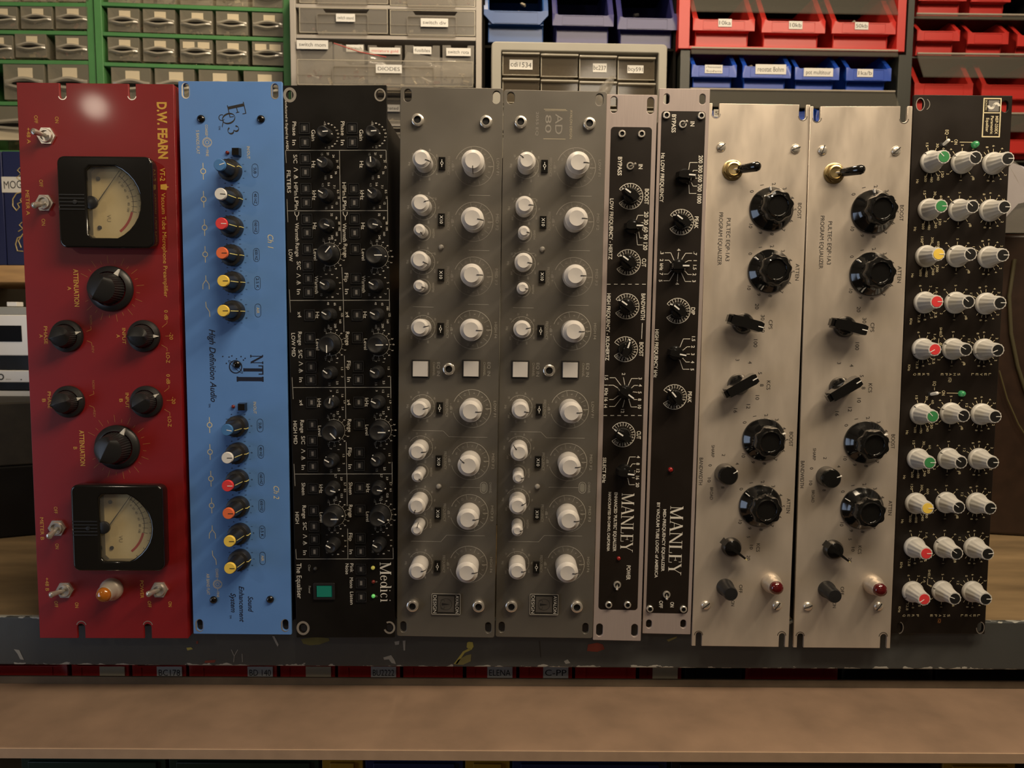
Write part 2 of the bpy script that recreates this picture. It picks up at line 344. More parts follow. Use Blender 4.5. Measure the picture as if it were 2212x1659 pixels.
def screw(P,px,py,kind):
    x,y=P.loc(px,py,1.5); r={'hexL':5.2,'hexM':3.1,'dome':3.4,'slot':4.1}[kind]
    def f():
        b=MB()
        if kind=='slot':
            b.lathe([(r,0),(r,.6),(r*.8,1.6),(r*.4,2.1),(0,2.2)],M_chr,24); b.box(-r*.95,r*.95,-.4,.4,.8,2.26,M_ink)
        elif kind=='dome':
            b.lathe([(r,0),(r*.93,1.2),(r*.6,2.1),(r*.35,2.3),(r*.33,1.2),(0,1.2)],M_bak,24)
        else:
            b.lathe([(r,0),(r,3.4 if r>4 else 2),(r*.85,4 if r>4 else 2.5),(r*.58,4 if r>4 else 2.5)],M_chr,28,closed=True)
            z=4 if r>4 else 2.5
            b.lathe([(r*.58,z),(r*.55,z-1.6),(0,z-1.6)],M_kb,6)
        return b
    part(P,'screw',cached('screw_'+kind,f),x,y,rot=random.choice((20,40,55,70)))
POSE={'red':(-0.35448,0.66523,1.06248,0.01259,-0.00814,0.00204,0.13162),
'blue':(-0.24075,0.66845,1.06535,-0.00675,-0.00603,0.00110,0.08823),
'medici':(-0.14793,0.66748,1.06324,-0.00214,-0.01186,-0.00856,0.08831),
'avalon1':(-0.05869,0.67110,1.06282,-0.00152,-0.01142,0.01254,0.08800),
'avalon2':(0.03023,0.67579,1.06062,0.00171,-0.00082,0.01138,0.08808),
'manley1':(0.09637,0.67623,1.05802,-0.01441,-0.00352,0.01067,0.04346),
'manley2':(0.14167,0.67791,1.06372,-0.01429,-0.00281,0.01050,0.04362),
'pultec1':(0.20851,0.67602,1.05313,0.00468,-0.02073,0.01069,0.08803),
'pultec2':(0.30229,0.67934,1.05087,-0.01330,-0.00888,-0.00295,0.08787),
'spg':(0.39173,0.68341,1.06299,0.00390,-0.01745,0.00311,0.08630)}
SHELF_Z=1.0708; SHELF_Y=.692
class Unit(Fr):
    def __init__(s,key,name,label,cat,face,slots=(),top=(),bot=(),th=3,r=.8,chw=3,chd=150):
        p=POSE[key]; f=panel_frame(p); s.M=f.M; s.I=f.I; s.W=p[6]*1000; s.k=.402; s.root=thing(name,label,cat,s.M)
        s.pr=MB(); W=s.W
        tp=[(s.loc(a,b)[0],w*.402,d*.402) for a,b,w,d in top]; bt=[(s.loc(a,b)[0],w*.402,d*.402) for a,b,w,d in bot]
        sp=[outline(W,482.6,tp,bt)] if (tp or bt) else [rrect(-W/2,W/2,0,482.6,r)]
        for a,b,w,h in slots:
            x,y=s.loc(a,b); sp.append(stadium(x,y,w*.402,h*.402))
        s.face=MB().plate(sp,-th,0,face,bev=.35).obj('faceplate',s.root)
        y0=(SHELF_Z+.0004-p[2])*1000+abs(math.sin(p[4]))*(chd+10)+abs(math.sin(p[5]))*W/2
        c=MB(); c.box(-W/2+chw,W/2-chw,y0,458,-chd,-th-.05,M_ch)
        for i in range(12): c.box(-W/2+chw+6,W/2-chw-6,y0+40+i*30,y0+44+i*30,-chd-.4,-chd,M_ink)
        c.obj('chassis',s.root,bev=.6)
    def t(s,t,px,py,h,L=None,m=None,ang=-90,**k):
        x,y=s.loc(px,py); s.pr.text(t,x,y,h*.402,m or s.ink,L=None if L is None else L*.402,ang=ang,**k)
    def l(s,x0,y0,x1,y1,w=1.2,m=None):
        a=s.loc(x0,y0); b=s.loc(x1,y1); s.pr.line(*a,*b,w*.402,m or s.ink)
    def pl(s,pts,w=1.2,m=None):
        for a,b in zip(pts,pts[1:]): s.l(*a,*b,w,m)
    def done(s,ink='printed_lettering'): s.pr.obj(ink,s.face,smooth=0)
def led(P,px,py,r,m,label,h=2):
    x,y=P.loc(px,py,h); r*=.402
    part(P,'indicator_lamp',MB().lathe([(r,0),(r,h*.4),(r*.85,h*.75),(r*.5,h*.95),(0,h)],m,20).mesh('lamp'),x,y,label=label)
# ============================================================ red preamp
def meter(P,cx,cy,lab):
    x,y=P.loc(cx,cy,12)
    wx0,wx1,wy=-15.5,29.0,29.5          # window: flat left, bulging right
    def win(g=0):
        p=[(wx0+g,-wy+g+3),(wx0+g+3,-wy+g),(9,-wy+g)]
        for i in range(1,12):
            a=R(-62+124*i/12); p.append((-10+(39-g)*math.cos(a),(34-g)*math.sin(a)))
        return p+[(9,wy-g),(wx0+g+3,wy-g),(wx0+g,wy-g-3)]
    b=MB(); b.plate([rrect(-39.5,39.5,-38,38,6),win()],2,12.5,M_bak,bev=1.6); b.plate([rrect(-38.6,38.6,-37,37,6)],0,2.2,M_bak)
    for i in range(5): b.box(-38,-17,-6+i*3-.45,-6+i*3+.45,12,13.1,M_kb)
    b.lathe([(2,12),(1.8,13.4),(0,13.5)],M_kb,16,cx=-25)
    b.lathe([(5.5,9),(5.5,11),(5,11.4),(0,11.4)],M_kb,24,cx=-13)
    o=part(P,'level_meter',b.mesh('meter'),x,y,label=lab)
    d=MB(); d.plate([win(-.5)],2.3,3,K('aged meter paper',(.82,.71,.42),.6,noise=.06,nscale=60))
    px=-11; pr=K('meter print',(.05,.045,.035),.6)
    d.arc(px,0,30,-12,52,.5,pr,z=3.15); d.arc(px,0,29.4,-52,-13,2.0,K('red scale',(.5,.03,.02),.6),z=3.15)
    for i,a in enumerate([52,46,39,31,22,12,4,-4,-12]):
        c,q=math.cos(R(a)),math.sin(R(a)); d.line(px+30*c,30*q,px+33.5*c,33.5*q,.35,pr,z=3.16); d.line(px+28.4*c,28.4*q,px+30*c,30*q,.3,pr,z=3.16)
    for n,a in (('20',54),('10',45),('7',37),('5',27),('3',14),('2',5),('1',-3),('0',-11),('1',-22),('2',-35),('3',-50)):
        c,q=math.cos(R(a)),math.sin(R(a)); d.text(n,px+35.8*c,35.8*q,1.9,pr,ang=a-90,z=3.15)
    for n,a in (('0',44),('20',36),('40',26),('60',13),('80',0),('100',-11)):
        c,q=math.cos(R(a)),math.sin(R(a)); d.text(n,px+26*c,26*q,1.8,pr,ang=a-90,z=3.15)
    d.text('VU',-2,-12,3.2,K('faint meter print',(.3,.25,.14),.6),z=3.15)
    for yy in (21,-20): d.lathe([(1.7,3),(1.7,3.8),(0,4)],M_kb,16,cx=-10,cy=yy)
    d2=d.obj('dial_face',o)
    n=MB(); n.tube([(px,0,5),(px+34*math.cos(R(54)),34*math.sin(R(54)),5)],[.45,.2],M_ink,6); n.obj('needle',o)
    MB().plate([win(.2)],9.6,10.2,K('meter glass',(.5,.5,.5),.05,alpha=.07)).obj('glass',o)
U=Unit('red','microphone_preamp','red preamp faceplate with two meters and amber lamp, stood on end','audio processor',M_red,
    top=[(135,182,14,32),(285,185,15,32)],bot=[(176,1376,17,33),(319.5,1376,17,33)],th=2.5,chw=14); U.ink=M_gold
W=U.W
f=MB(); 
for sx in(-1,1): f.box(min(sx*W/2,sx*(W/2-2)),max(sx*W/2,sx*(W/2-2)),0,482.6,-12,-2.4,M_red)
f.obj('side_flange',U.face,bev=.5)
for px,py,r0 in((135,208,8),(285,208,8.5),(176,1350,10),(319.5,1350,10)):
    x,y=U.loc(px,py); U.pr.arc(x,y+(.6 if py<700 else -.6),r0*.41,190 if py<700 else 10,350 if py<700 else 170,.7,M_nik)
meter(U,228,437,'black square meter in upper half'); meter(U,254,1141,'black square meter in lower half')
for a in((99,293,70,283),(95,438,72,444),(122,1141,105,1160),(139,1275.5,108,1286),(343.5,1274.5,319,1284)): toggle(U,*a)
for px,py,a,k in((240,624,60,'daka_big'),(254.6,965.7,63,'daka_big'),(146,726,16,'daka_small'),(312,726,0,'daka_small'),(149.5,867.4,16,'daka_small'),(317.7,867.4,31,'daka_small')):
    x,y=knob(U,px,py,k,a,base=True)
    if k=='daka_big':
        for i in range(22):
            t=R(153-i*14.6); r1=22; r2=25 if i%2 else 28.5; U.pr.line(x+r1*math.cos(t),y+r1*math.sin(t),x+r2*math.cos(t),y+r2*math.sin(t),.35,M_dgold)
x,y=U.loc(242.5,1272); o=part(U,'pilot_lamp',MB().lathe([(10,0),(10,3),(8.6,5),(7.4,7),(7.2,13),(6.4,14.5)],M_alu,32,closed=True).mesh('bezel'),x,y,label='amber pilot lamp in silver bezel')
part(U,'jewel',MB().lathe([(6.3,11),(6.3,15),(5.4,17.4),(3,18.8),(0,19.2)],K('amber jewel',(.40,.12,.01),.06,coat=1),24).mesh('jewel'),0,0,parent=o)
T=U.t
T('D.W. FEARN',351,282,19,117,weight=.035); T('VT-2',351,377,10,27,weight=.02); T('Vacuum Tube Microphone Preamplifier',356,530,8.5,220)
x,y=U.loc(354.5,404); U.pr.prism([(x+a,y+b) for a,b in((-3,2),(2,2.6),(2.6,.6),(4.4,0),(2.6,-.6),(2,-2.6),(-3,-2))],.05,.15,M_gold)
T('ATTENUATION',165,622,10,80,weight=.015); T('A',150,623,8); T('ATTENUATION',177.8,968,10,78,weight=.015); T('B',162.7,968,8)
for s,a,b,L in(('OFF',78,258,16),('ON',123,259,13),('+48 A',62,293,33),('OFF',89,396,15),('ON',94,480,14),('METER A',60,438,52),('A',89,726,7),('PHASE',99,724,38),('A',255.5,726,7),('INPUT',268,726,34),
  ('PHASE',107,864,36),('B',95,865,7),('INPUT',275,865,33),('B',261.6,865,7),('-20',370,726,15),('0 dB',359,680.5,21),('LO-Z',363,773,22),('0 dB',363.5,819,21),('-20',375,865,15),('LO-Z',366.5,911,22),
  ('OFF',120.5,1102,15),('ON',123.5,1180,12),('METER B',91,1142,50),('+48 B',102,1262,30),('OFF',121.4,1305,14),('ON',166,1307,12),('POWER',306.7,1273,40),('OFF',323,1305,14),('ON',367.6,1305,12)): T(s,a,b,7.5,L)
for s,a,b,L in(('NORM',196.5,691,19),('REV',201,755,15),('NORM',202,831,19),('REV',204.4,894,15)): T(s,a,b,5,L,m=M_dgold)
for pts in(((187,716),(197,712),(196,704)),((188,736),(198,740),(199,747)),((350,707),(361,698),(361,692)),((357,726),(366,726)),((349,745),(361,752),(361,759)),
  ((193,855),(203,851),(202,844)),((193,876),(203,880),(204,887)),((355,846),(365,838),(365,832)),((360,865),(371,865)),((355,884),(367,891),(367,899))): U.pl(pts,1.2,M_dgold)
U.done()
# ============================================================ blue eq
U=Unit('blue','audio_equalizer','sky blue equalizer faceplate with coloured knob caps, stood on end','audio processor',M_blue,
    slots=[(401,196,13,31),(594,197,13,31),(431,1350,14,26),(616,1350,14,26)],th=3,chw=3); U.ink=M_cream; T=U.t
for px,py,w,h in((401,196,17,33),(594,197,17,33),(431,1351,18,29),(616,1351,18,29)):
    x,y=U.loc(px,py); U.pr.plate([stadium(x,y,w*.402,h*.402),stadium(x+.5,y+.3,w*.402-1.5,h*.402-1)],.05,.11,M_nik)
for a in((433,256),(562.6,256.5),(460,1297),(582.6,1296),(510,787.6)): screw(U,*a,'dome')
rows=[((474,356,'blue',18),(475.8,418.8,'white',-3),(477.7,482.7,'red',-2),(479,546.4,'orange',0),(481.5,606.7,'yellow',0),(481.5,671.3,'yellow',0)),
      ((489.7,929,'blue',-10),(490.4,989.3,'white',0),(491,1049.8,'red',0),(492.6,1109.5,'orange',0),(495,1169.7,'yellow',0),(496,1228,'yellow',0))]
names=['SUB','40 HZ','160 HZ','650 HZ','2.5 K','AIR']
caps=[[(551,368.6),(552,429),(552.7,490.4),(554,550.7),(556.3,611.5),(557.3,670.6)],[(562,919),(563.6,975.8),(564.4,1034.6),(565.5,1092.4),(566.6,1149.4),(567.4,1206)]]
ics=[[(439,370),(440,430.6),(442,491.6),(443.4,549.5),(445,610),(448.7,669.4)],[(452.8,918),(453.8,976.3),(455.7,1034),(457.3,1092),(458.7,1149),(462.7,1206)]]
for ch in(0,1):
    for i,(px,py,c,a) in enumerate(rows[ch]):
        x,y=knob(U,px,py,'nti'+c,a,label='black knob with %s cap'%c)
        for j in range(11):
            t=R(150-30*j); U.pr.text('054321012345'[j+1 if i<5 else j],x+11.6*math.cos(t),y+11.6*math.sin(t),1.5,M_navy)
        cx,cy=U.loc(*caps[ch][i]); U.pr.plate([stadium(cx,cy,5.3,11.8),stadium(cx,cy,4.7,11.2)],.05,.12,M_navy)
        U.pr.text(names[i],cx,cy,2.4,M_navy if i<5 else M_cream,L=min(9,1.7*len(names[i])))
        qx,qy=U.loc(*ics[ch][i]); L=U.pr.line
        if i<4: U.pr.arc(qx,qy,2.1,0,360,.7,M_cream,n=20); L(qx,qy+2.3,qx,qy+7,.6,M_cream); L(qx,qy-2.3,qx,qy-7,.6,M_cream)
        elif i==4: L(qx,qy+6,qx,qy+2,.6,M_cream); L(qx,qy+2,qx-2.6,qy-1.5,.6,M_cream); L(qx,qy+2,qx+2.6,qy-1.5,.6,M_cream); L(qx-2.6,qy-1.5,qx-2.8,qy-6,.6,M_cream); L(qx+2.6,qy-1.5,qx+2.8,qy-6,.6,M_cream)
        else: L(qx-1.5,qy+7,qx-1.2,qy+2.5,.6,M_cream); L(qx-1.2,qy+2.5,qx+1.6,qy-1.5,.6,M_cream); L(qx+1.6,qy-1.5,qx+1.8,qy-6,.6,M_cream)
led(U,489.7,329,4,K('dark red lamp',(.16,.02,.015),.2),'small dark red lamp'); led(U,502.3,878.8,4,K('dark red lamp',(.16,.02,.015),.2),'small dark red lamp')
for a in((510,328),(522.8,879)):
    x,y=U.loc(*a,3); part(U,'push_button',cached('bb',lambda:MB().box(-3.5,3.5,-3.5,3.5,0,5,M_bak,tx=.6,ty=.6)),x,y)
T('IN/OUT',536.8,329.6,6,26); T('IN/OUT',550.8,881,6,26)
def kicon(px,py):
    x,y=U.loc(px,py); U.pr.arc(x,y,3.9,0,360,.4,M_cream,n=24); U.pr.arc(x,y,3.0,20,340,.35,M_cream); U.pr.arc(x,y,1.5,0,360,.35,M_cream); U.pr.line(x,y+4,x,y+6,.3,M_cream); U.pr.line(x,y-4,x,y-6,.3,M_cream)
kicon(447.5,307.6); T('COARSE',446,281,5.5,22); T('FINE',448,331,5.5,13); T('5 BANDS FLAT',427.5,307,6.5,49)
kicon(470,1262); T('COARSE',469,1238,5.5,20); T('FINE',471,1284,5.5,13); T('AIR BAND FLAT',449.7,1262,6.5,48)
T('Ch 1',584.5,521.8,12,29,shear=.25); T('Ch 2',597,1064,12,29,shear=.25)
T('High Definition Audio',460,790,13,158,m=M_navy,shear=.3,weight=.01); T('TM',452.5,875.5,4,8,m=M_navy)
T('Sound',541.4,1305,11,36,m=M_navy,shear=.3,weight=.01); T('Enhancement',522.4,1305,11,82,m=M_navy,shear=.3,weight=.01); T('System',504.2,1302,11,44,m=M_navy,shear=.3,weight=.01); T('TM',498,1332,4,8,m=M_navy)
x,y=U.loc(508,248); U.pr.serif('E',x+1.5,y+4,14.5,M_ink,12,ang=-78); x,y=U.loc(497,262); U.pr.serif('Q',x-1,y+2,12,M_ink,11,ang=-70); U.pr.serif('3',x+3,y-7.5,10,M_ink,7,ang=-70); U.pr.arc(x-7,y+3,2.4,60,330,.6,M_ink); T('TM',474,276,4,8,m=M_ink)
for c,(a,b),yy,L in(('N',(541.5,568),776.5,20),('T',(526,569),799,20),('I',(512,569),819,13)):
    x0,y0=U.loc(a,yy); x1,_=U.loc(b,yy); U.pr.serif(c,(x0+x1)/2,y0,x1-x0,M_navy,L*.402,th=.09 if c=='N' else .06,wm=1.6 if c!='N' else 1.25)
x,y=U.loc(509,792.4); U.pr.arc(x,y,5.4,0,360,.9,M_navy,n=30)
pts=[(x+8.2*math.cos(R(t))*math.cos(R(-42))-1.3*math.sin(R(t))*math.sin(R(-42)),y+8.2*math.cos(R(t))*math.sin(R(-42))+1.3*math.sin(R(t))*math.cos(R(-42))) for t in range(0,361,20)]
for p,q in zip(pts,pts[1:]): U.pr.line(*p,*q,.35,M_navy)
for dx,dy in((-11,9),(-5.5,8.5),(-3,9.5),(-8,3),(5,9),(8.5,7.5),(7,6),(1,7)): U.pr.arc(x+dx,y+dy,.3,0,360,.6,M_navy,n=8)
U.done()
# ============================================================ black equaliser, green rocker
U=Unit('medici','audio_equalizer','black equaliser faceplate with green rocker switch and serif name, stood on end','audio processor',M_blk,
    slots=[(626,205,9,20),(821,205,14,24),(654.7,1356.7,13,20),(841,1355.5,13,20)],th=3,chw=1.5,chd=200); U.ink=M_w; T=U.t
for px,py,r1,w,a0,a1 in((626,205,11,6,0,360),(821,205,10.5,3,0,360),(654.7,1356.7,12,5,0,360),(841,1355.5,11,4,-160,120)):
    x,y=U.loc(px,py); U.pr.arc(x,y,r1*.402,a0,a1,w*.402,M_nik,ry=(r1+1.5)*.402)
btn=[(658,277.5),(659.5,308),(660,343),(660.5,372.4),(661.4,408),(662.3,438.2),(761,277.5),(761.8,308),(764.6,408.3),(765.7,438.2),
(663.3,474),(664.2,503),(665,538),(665.7,573.7),(666.6,602.3),(667.2,631.3),(669.3,680.5),(670.2,729.4),(766,473.4),(766.6,503.3),(768,537.9),(769.4,601.8),(770.2,631.3),(771.7,680.3),(772.6,729.4),
(670.7,763.7),(672.6,792.7),(672.2,820.4),(673.7,869),(674.9,917.2),(675.4,951.8),(675.8,979.6),(676.4,1007.3),(774.5,791.4),(774.5,820),(775.6,868.6),(776.4,916),(776.9,977.8),(776.9,1005.4),
(676.9,1055),(678,1102.5),(678.7,1136.8),(679.4,1164.3),(679.9,1191.3),(777.7,1053.2),(778.3,1101.3),(778.8,1162.5),(779.5,1190.6),(780,1228.9),(780.6,1258.9),(780.6,1289)]
mb=cached('mbtn',lambda:MB().plate([rrect(-4.8,4.8,-4.8,4.8,.6),rrect(-4,4,-4,4,.4)],0,.8,M_kb).box(-3.6,3.6,-3.6,3.6,-1.5,-.6+1.4,M_kb,tx=.3,ty=.3).box(-1.0,1.0,-1.9,1.9,.8,.95,K('button window',(.17,.16,.15),.4)))
for a in btn: x,y=U.loc(*a); part(U,'push_button',mb,x,y,z=.1)
S,Lg='medici_S','medici_L'
ks=[(696,284,S,4,0),(800.7,283,S,4,0),(696,350.4,S,150,1),(800.7,350.4,S,92,1),(697.9,417.7,S,150,2),(803.5,417.7,S,138,2),(699.7,483.6,S,-20,3),(804.4,483.6,S,-12,3),(702,546,Lg,50,4),(807,551,Lg,0,4),
(701.6,615.4,S,150,5),(807.2,615.4,S,150,5),(705.3,680,S,150,6),(810,680,S,152,6),(705.3,744.4,Lg,-90,4),(810,745.3,Lg,0,4),(707.2,807.3,S,142,7),(810,806.4,S,150,7),(711,872,S,78,8),(811.9,871.8,S,152,8),
(712,935.3,Lg,-46,4),(814.8,934.4,Lg,0,4),(711,998.9,S,150,7),(811.9,997,S,140,7),(713,1060,S,-15,9),(813.9,1059,S,-8,9),(713,1122,Lg,0,4),(815,1120.8,Lg,-28,4),(714.2,1183.8,S,150,5),(815,1182.6,S,150,5)]
sc={0:(95,-95,'-15 8 6 4 2 0 2 4 6 8 10 +'),1:(110,-95,'15 21 24 31 42 56 68 105'),2:(110,-95,'4.5 5.6 7.1 8.5 10 12 14 15'),3:(70,-70,'32 46 68 105 160 240'),4:(110,-110,'-15 12 9 6 3 0 3 6 9 12 15+'),5:(130,-130,'1 2 3 4 5 6 7 8 9 10'),6:(100,-100,'40 65 100 125 160 250 400'),7:(100,-100,'.7 1 1.5 2 2.5 3.5'),8:(100,-100,'.9 1.2 1.6 1.9 2.4 3.3 4'),9:(80,-80,'2.7 3.9 5.7 8.5 12.5 18.5')}
for px,py,k,a,si in ks:
    x,y=knob(U,px,py,k,a); a0,a1,tx=sc[si]; tx=tx.split(); r=10.2 if k==S else 13.4
    for i,n in enumerate(tx):
        t=R(a0+(a1-a0)*i/(len(tx)-1)); U.pr.text(n,x+r*math.cos(t),y+r*math.sin(t),1.75,M_w if -1.3<t<1.8 else M_dw)
    if k==Lg:
        U.pr.arc(x,y,9.9,-115,115,.35,M_dw)
        for i in range(11): t=R(-110+22*i); U.pr.line(x+9.9*math.cos(t),y+9.9*math.sin(t),x+11.6*math.cos(t),y+11.6*math.sin(t),.4,M_dw)
for y0,x0,x1 in((325,617,834),(455.5,620,837),(649,627,841),(837.2,633,844.5),(1024,637,847),(1207.5,640,849.5)): U.l(x0,y0,x1,y0-.5,1.2,M_dw)
for pts in(((733.4,325),(735.5,456)),((735.5,456),(737.5,524)),((738.5,577),(741.8,649)),((741.8,649),(743,717)),((744,768),(745.9,837)),((746,837),(747,905)),((748,955),(749,1024)),((749.3,1024),(750,1093)),((751,1142),(751.7,1207)),
  ((617,325),(618.5,352)),((834,325),(834.5,352)),((620,430),(622,480)),((837,430),(837.5,482)),((625,625),(627.5,675)),((841,625),(841.5,672)),((631,815),(633.5,862)),((844,813),(844.5,860)),((635,1002),(637.5,1050)),((847,998),(847.3,1046)),((639,1186),(640,1207)),((849,1183),(849.5,1207))): U.pl(pts,1.1,M_dw)
for s,a,b,L,h in(('Manufactured in England by AMEK',619.5,268,108,5),('Phase',636,278,29,8),('In',635.6,308,11,8),('Gain',677,292.4,23,8),('Phase',740.5,277.5,29,8),('In',740.3,308,11,8),('Gain',780.5,292,23,8),
 ('S/C',638,343.5,18,8),('Hz',677.3,355.4,14,8),('Hz',781,355.4,14,8),('HPIn',639.3,408,27,8),('LPIn',640.5,439,27,8),('HPIn',743.6,408,27,8),('LPIn',744.2,439,27,8),('kHz',678.8,422,20,8),('kHz',782.3,421.4,20,8),('FILTERS',624,392.4,47,8),
 ('Hz',680,488.3,14,8),('Hz',784.2,488.3,14,8),('Warmth',641.8,501.4,39,8),('Warmth',744.6,502.3,39,8),('Range',642.7,539.7,29,8),('Range',746.4,541.6,29,8),('Level',681.4,550,24,7),('Level',785,550,24,7),('S/C',645.5,573.7,18,8),('In',645.5,630.4,11,8),('Flip',748.3,599.5,19,8),('In',749.3,629.8,11,8),('Warmth',683.8,615.4,38,7.5),('Warmth',785.7,614,36,7.5),('LOW',628,551.9,25,8),
 ('x4',647,679.5,12,8),('x4',750.6,679.5,12,8),('Hz',685.7,680.8,14,8),('Hz',788.5,680.3,14,8),('Range',648.3,731.3,29,8),('Range',751,731.3,29,8),('Level',686.3,744.4,24,7),('Level',789.8,743.5,24,7),('LOW MID',634,745,51,8),
 ('S/C',648.9,764.7,18,8),('In',650.2,820.4,10,8),('Flip',753.4,789,19,8),('In',753.9,819.8,10,8),('x4',650.7,869.9,12,8),('x4',753.6,869,12,8),('kHz',689.4,870.3,19,8),('kHz',792.2,869,19,8),('Range',653,921.3,28,8),('Range',755.2,919.4,28,8),('Level',690.7,931,23,7),('Level',792.8,928.8,23,7),('HIGH MID',638,934.4,51,8),('S/C',654.9,950.8,18,8),('In',655.4,1009.7,10,8),('Flip',755.8,976.4,19,8),('In',756.4,1008,10,8),
 ('Sheen',655.8,1056.2,27,8),('Sheen',757.7,1055,27,8),('kHz',693.6,1056,19,8),('kHz',795,1054.4,19,8),('Range',657.4,1105.9,29,8),('Range',757.7,1104,28,8),('S/C',658.6,1136.4,17,8),('In',658.8,1194,10,8),('Flip',757.7,1160,18,8),('In',758.4,1192,10,8),('Level',694.3,1117.3,22,7),('Level',794.4,1116,22,7),('HIGH',642,1118.5,26,8),
 ('The Equaliser',646.6,1254.8,80,10.5),('Pink',760,1226.6,20,7.5),('Noise',750,1229,24,7.5),('Mono',759.3,1259,24,7.5),('Listen',760,1292,29,7.5)): T(s,a,b,h,L)
T('Power',669,1274,5,17,m=M_dw); T('Clear',668.4,1227,5,15,m=M_dw); T('R',813,1257,4,m=M_dw); T('G',813,1288,4,m=M_dw)
x,y=U.loc(833.3,1258); U.pr.serif('Medici',x,y,9.9,M_w,36.5)
for px,py in((639,374.7),(645,603.3),(649.8,793.3),(654.9,982),(658.8,1165.9)):
    x,y=U.loc(px,py)
    for dy,st in((3.2,0),(-3,1)):
        U.pr.line(x-1.6,y+dy+1.6,x+1.9,y+dy,.45,M_w); U.pr.line(x-1.6,y+dy-1.6,x+1.9,y+dy,.45,M_w)
        if st: U.pr.line(x-2,y+dy,x+1.9,y+dy,.4,M_w)
for px,py in((641.4,466.8),(745.9,466.8)):
    x,y=U.loc(px,py); U.pl_=0; U.pr.line(x,y-3.5,x,y-.6,.5,M_w); U.pr.line(x,y-.6,x-1.6,y+1.4,.5,M_w); U.pr.line(x,y-.6,x+1.6,y+1.4,.5,M_w); U.pr.line(x-1.6,y+1.4,x-1.8,y+3.6,.5,M_w); U.pr.line(x+1.6,y+1.4,x+1.8,y+3.6,.5,M_w)
led(U,805,1227.7,4.3,K('yellow lamp',(.75,.68,.15),.25,emit=(.8,.7,.15,.15)),'yellow lamp'); led(U,805.8,1258.2,4,K('dark red lamp',(.16,.02,.015),.2),'red lamp'); led(U,805.8,1289,4.3,K('green lamp',(.2,.65,.2),.25,emit=(.1,.7,.15,.25)),'green lamp'); led(U,680.3,1229.6,4,K('smoky lamp',(.06,.06,.06),.2),'unlit grey lamp')
x,y=U.loc(701,1276.5); o=part(U,'rocker_switch',MB().plate([rrect(-9.5,9.5,-7.5,7.5,.8),rrect(-7.1,7.1,-5.3,5.3,.4)],0,1.6,M_kb,bev=.2).mesh('rocker_frame'),x,y)
part(U,'rocker',MB().prism([(-7,-5.2),(7,-5.2),(7,5.2),(-7,5.2)],-.5,2,K('green translucent rocker',(.01,.17,.12),.15,coat=.5,emit=(.0,.16,.11,.12)),sc=.92).mesh('rocker'),0,0,parent=o,label='green rocker')
U.done()
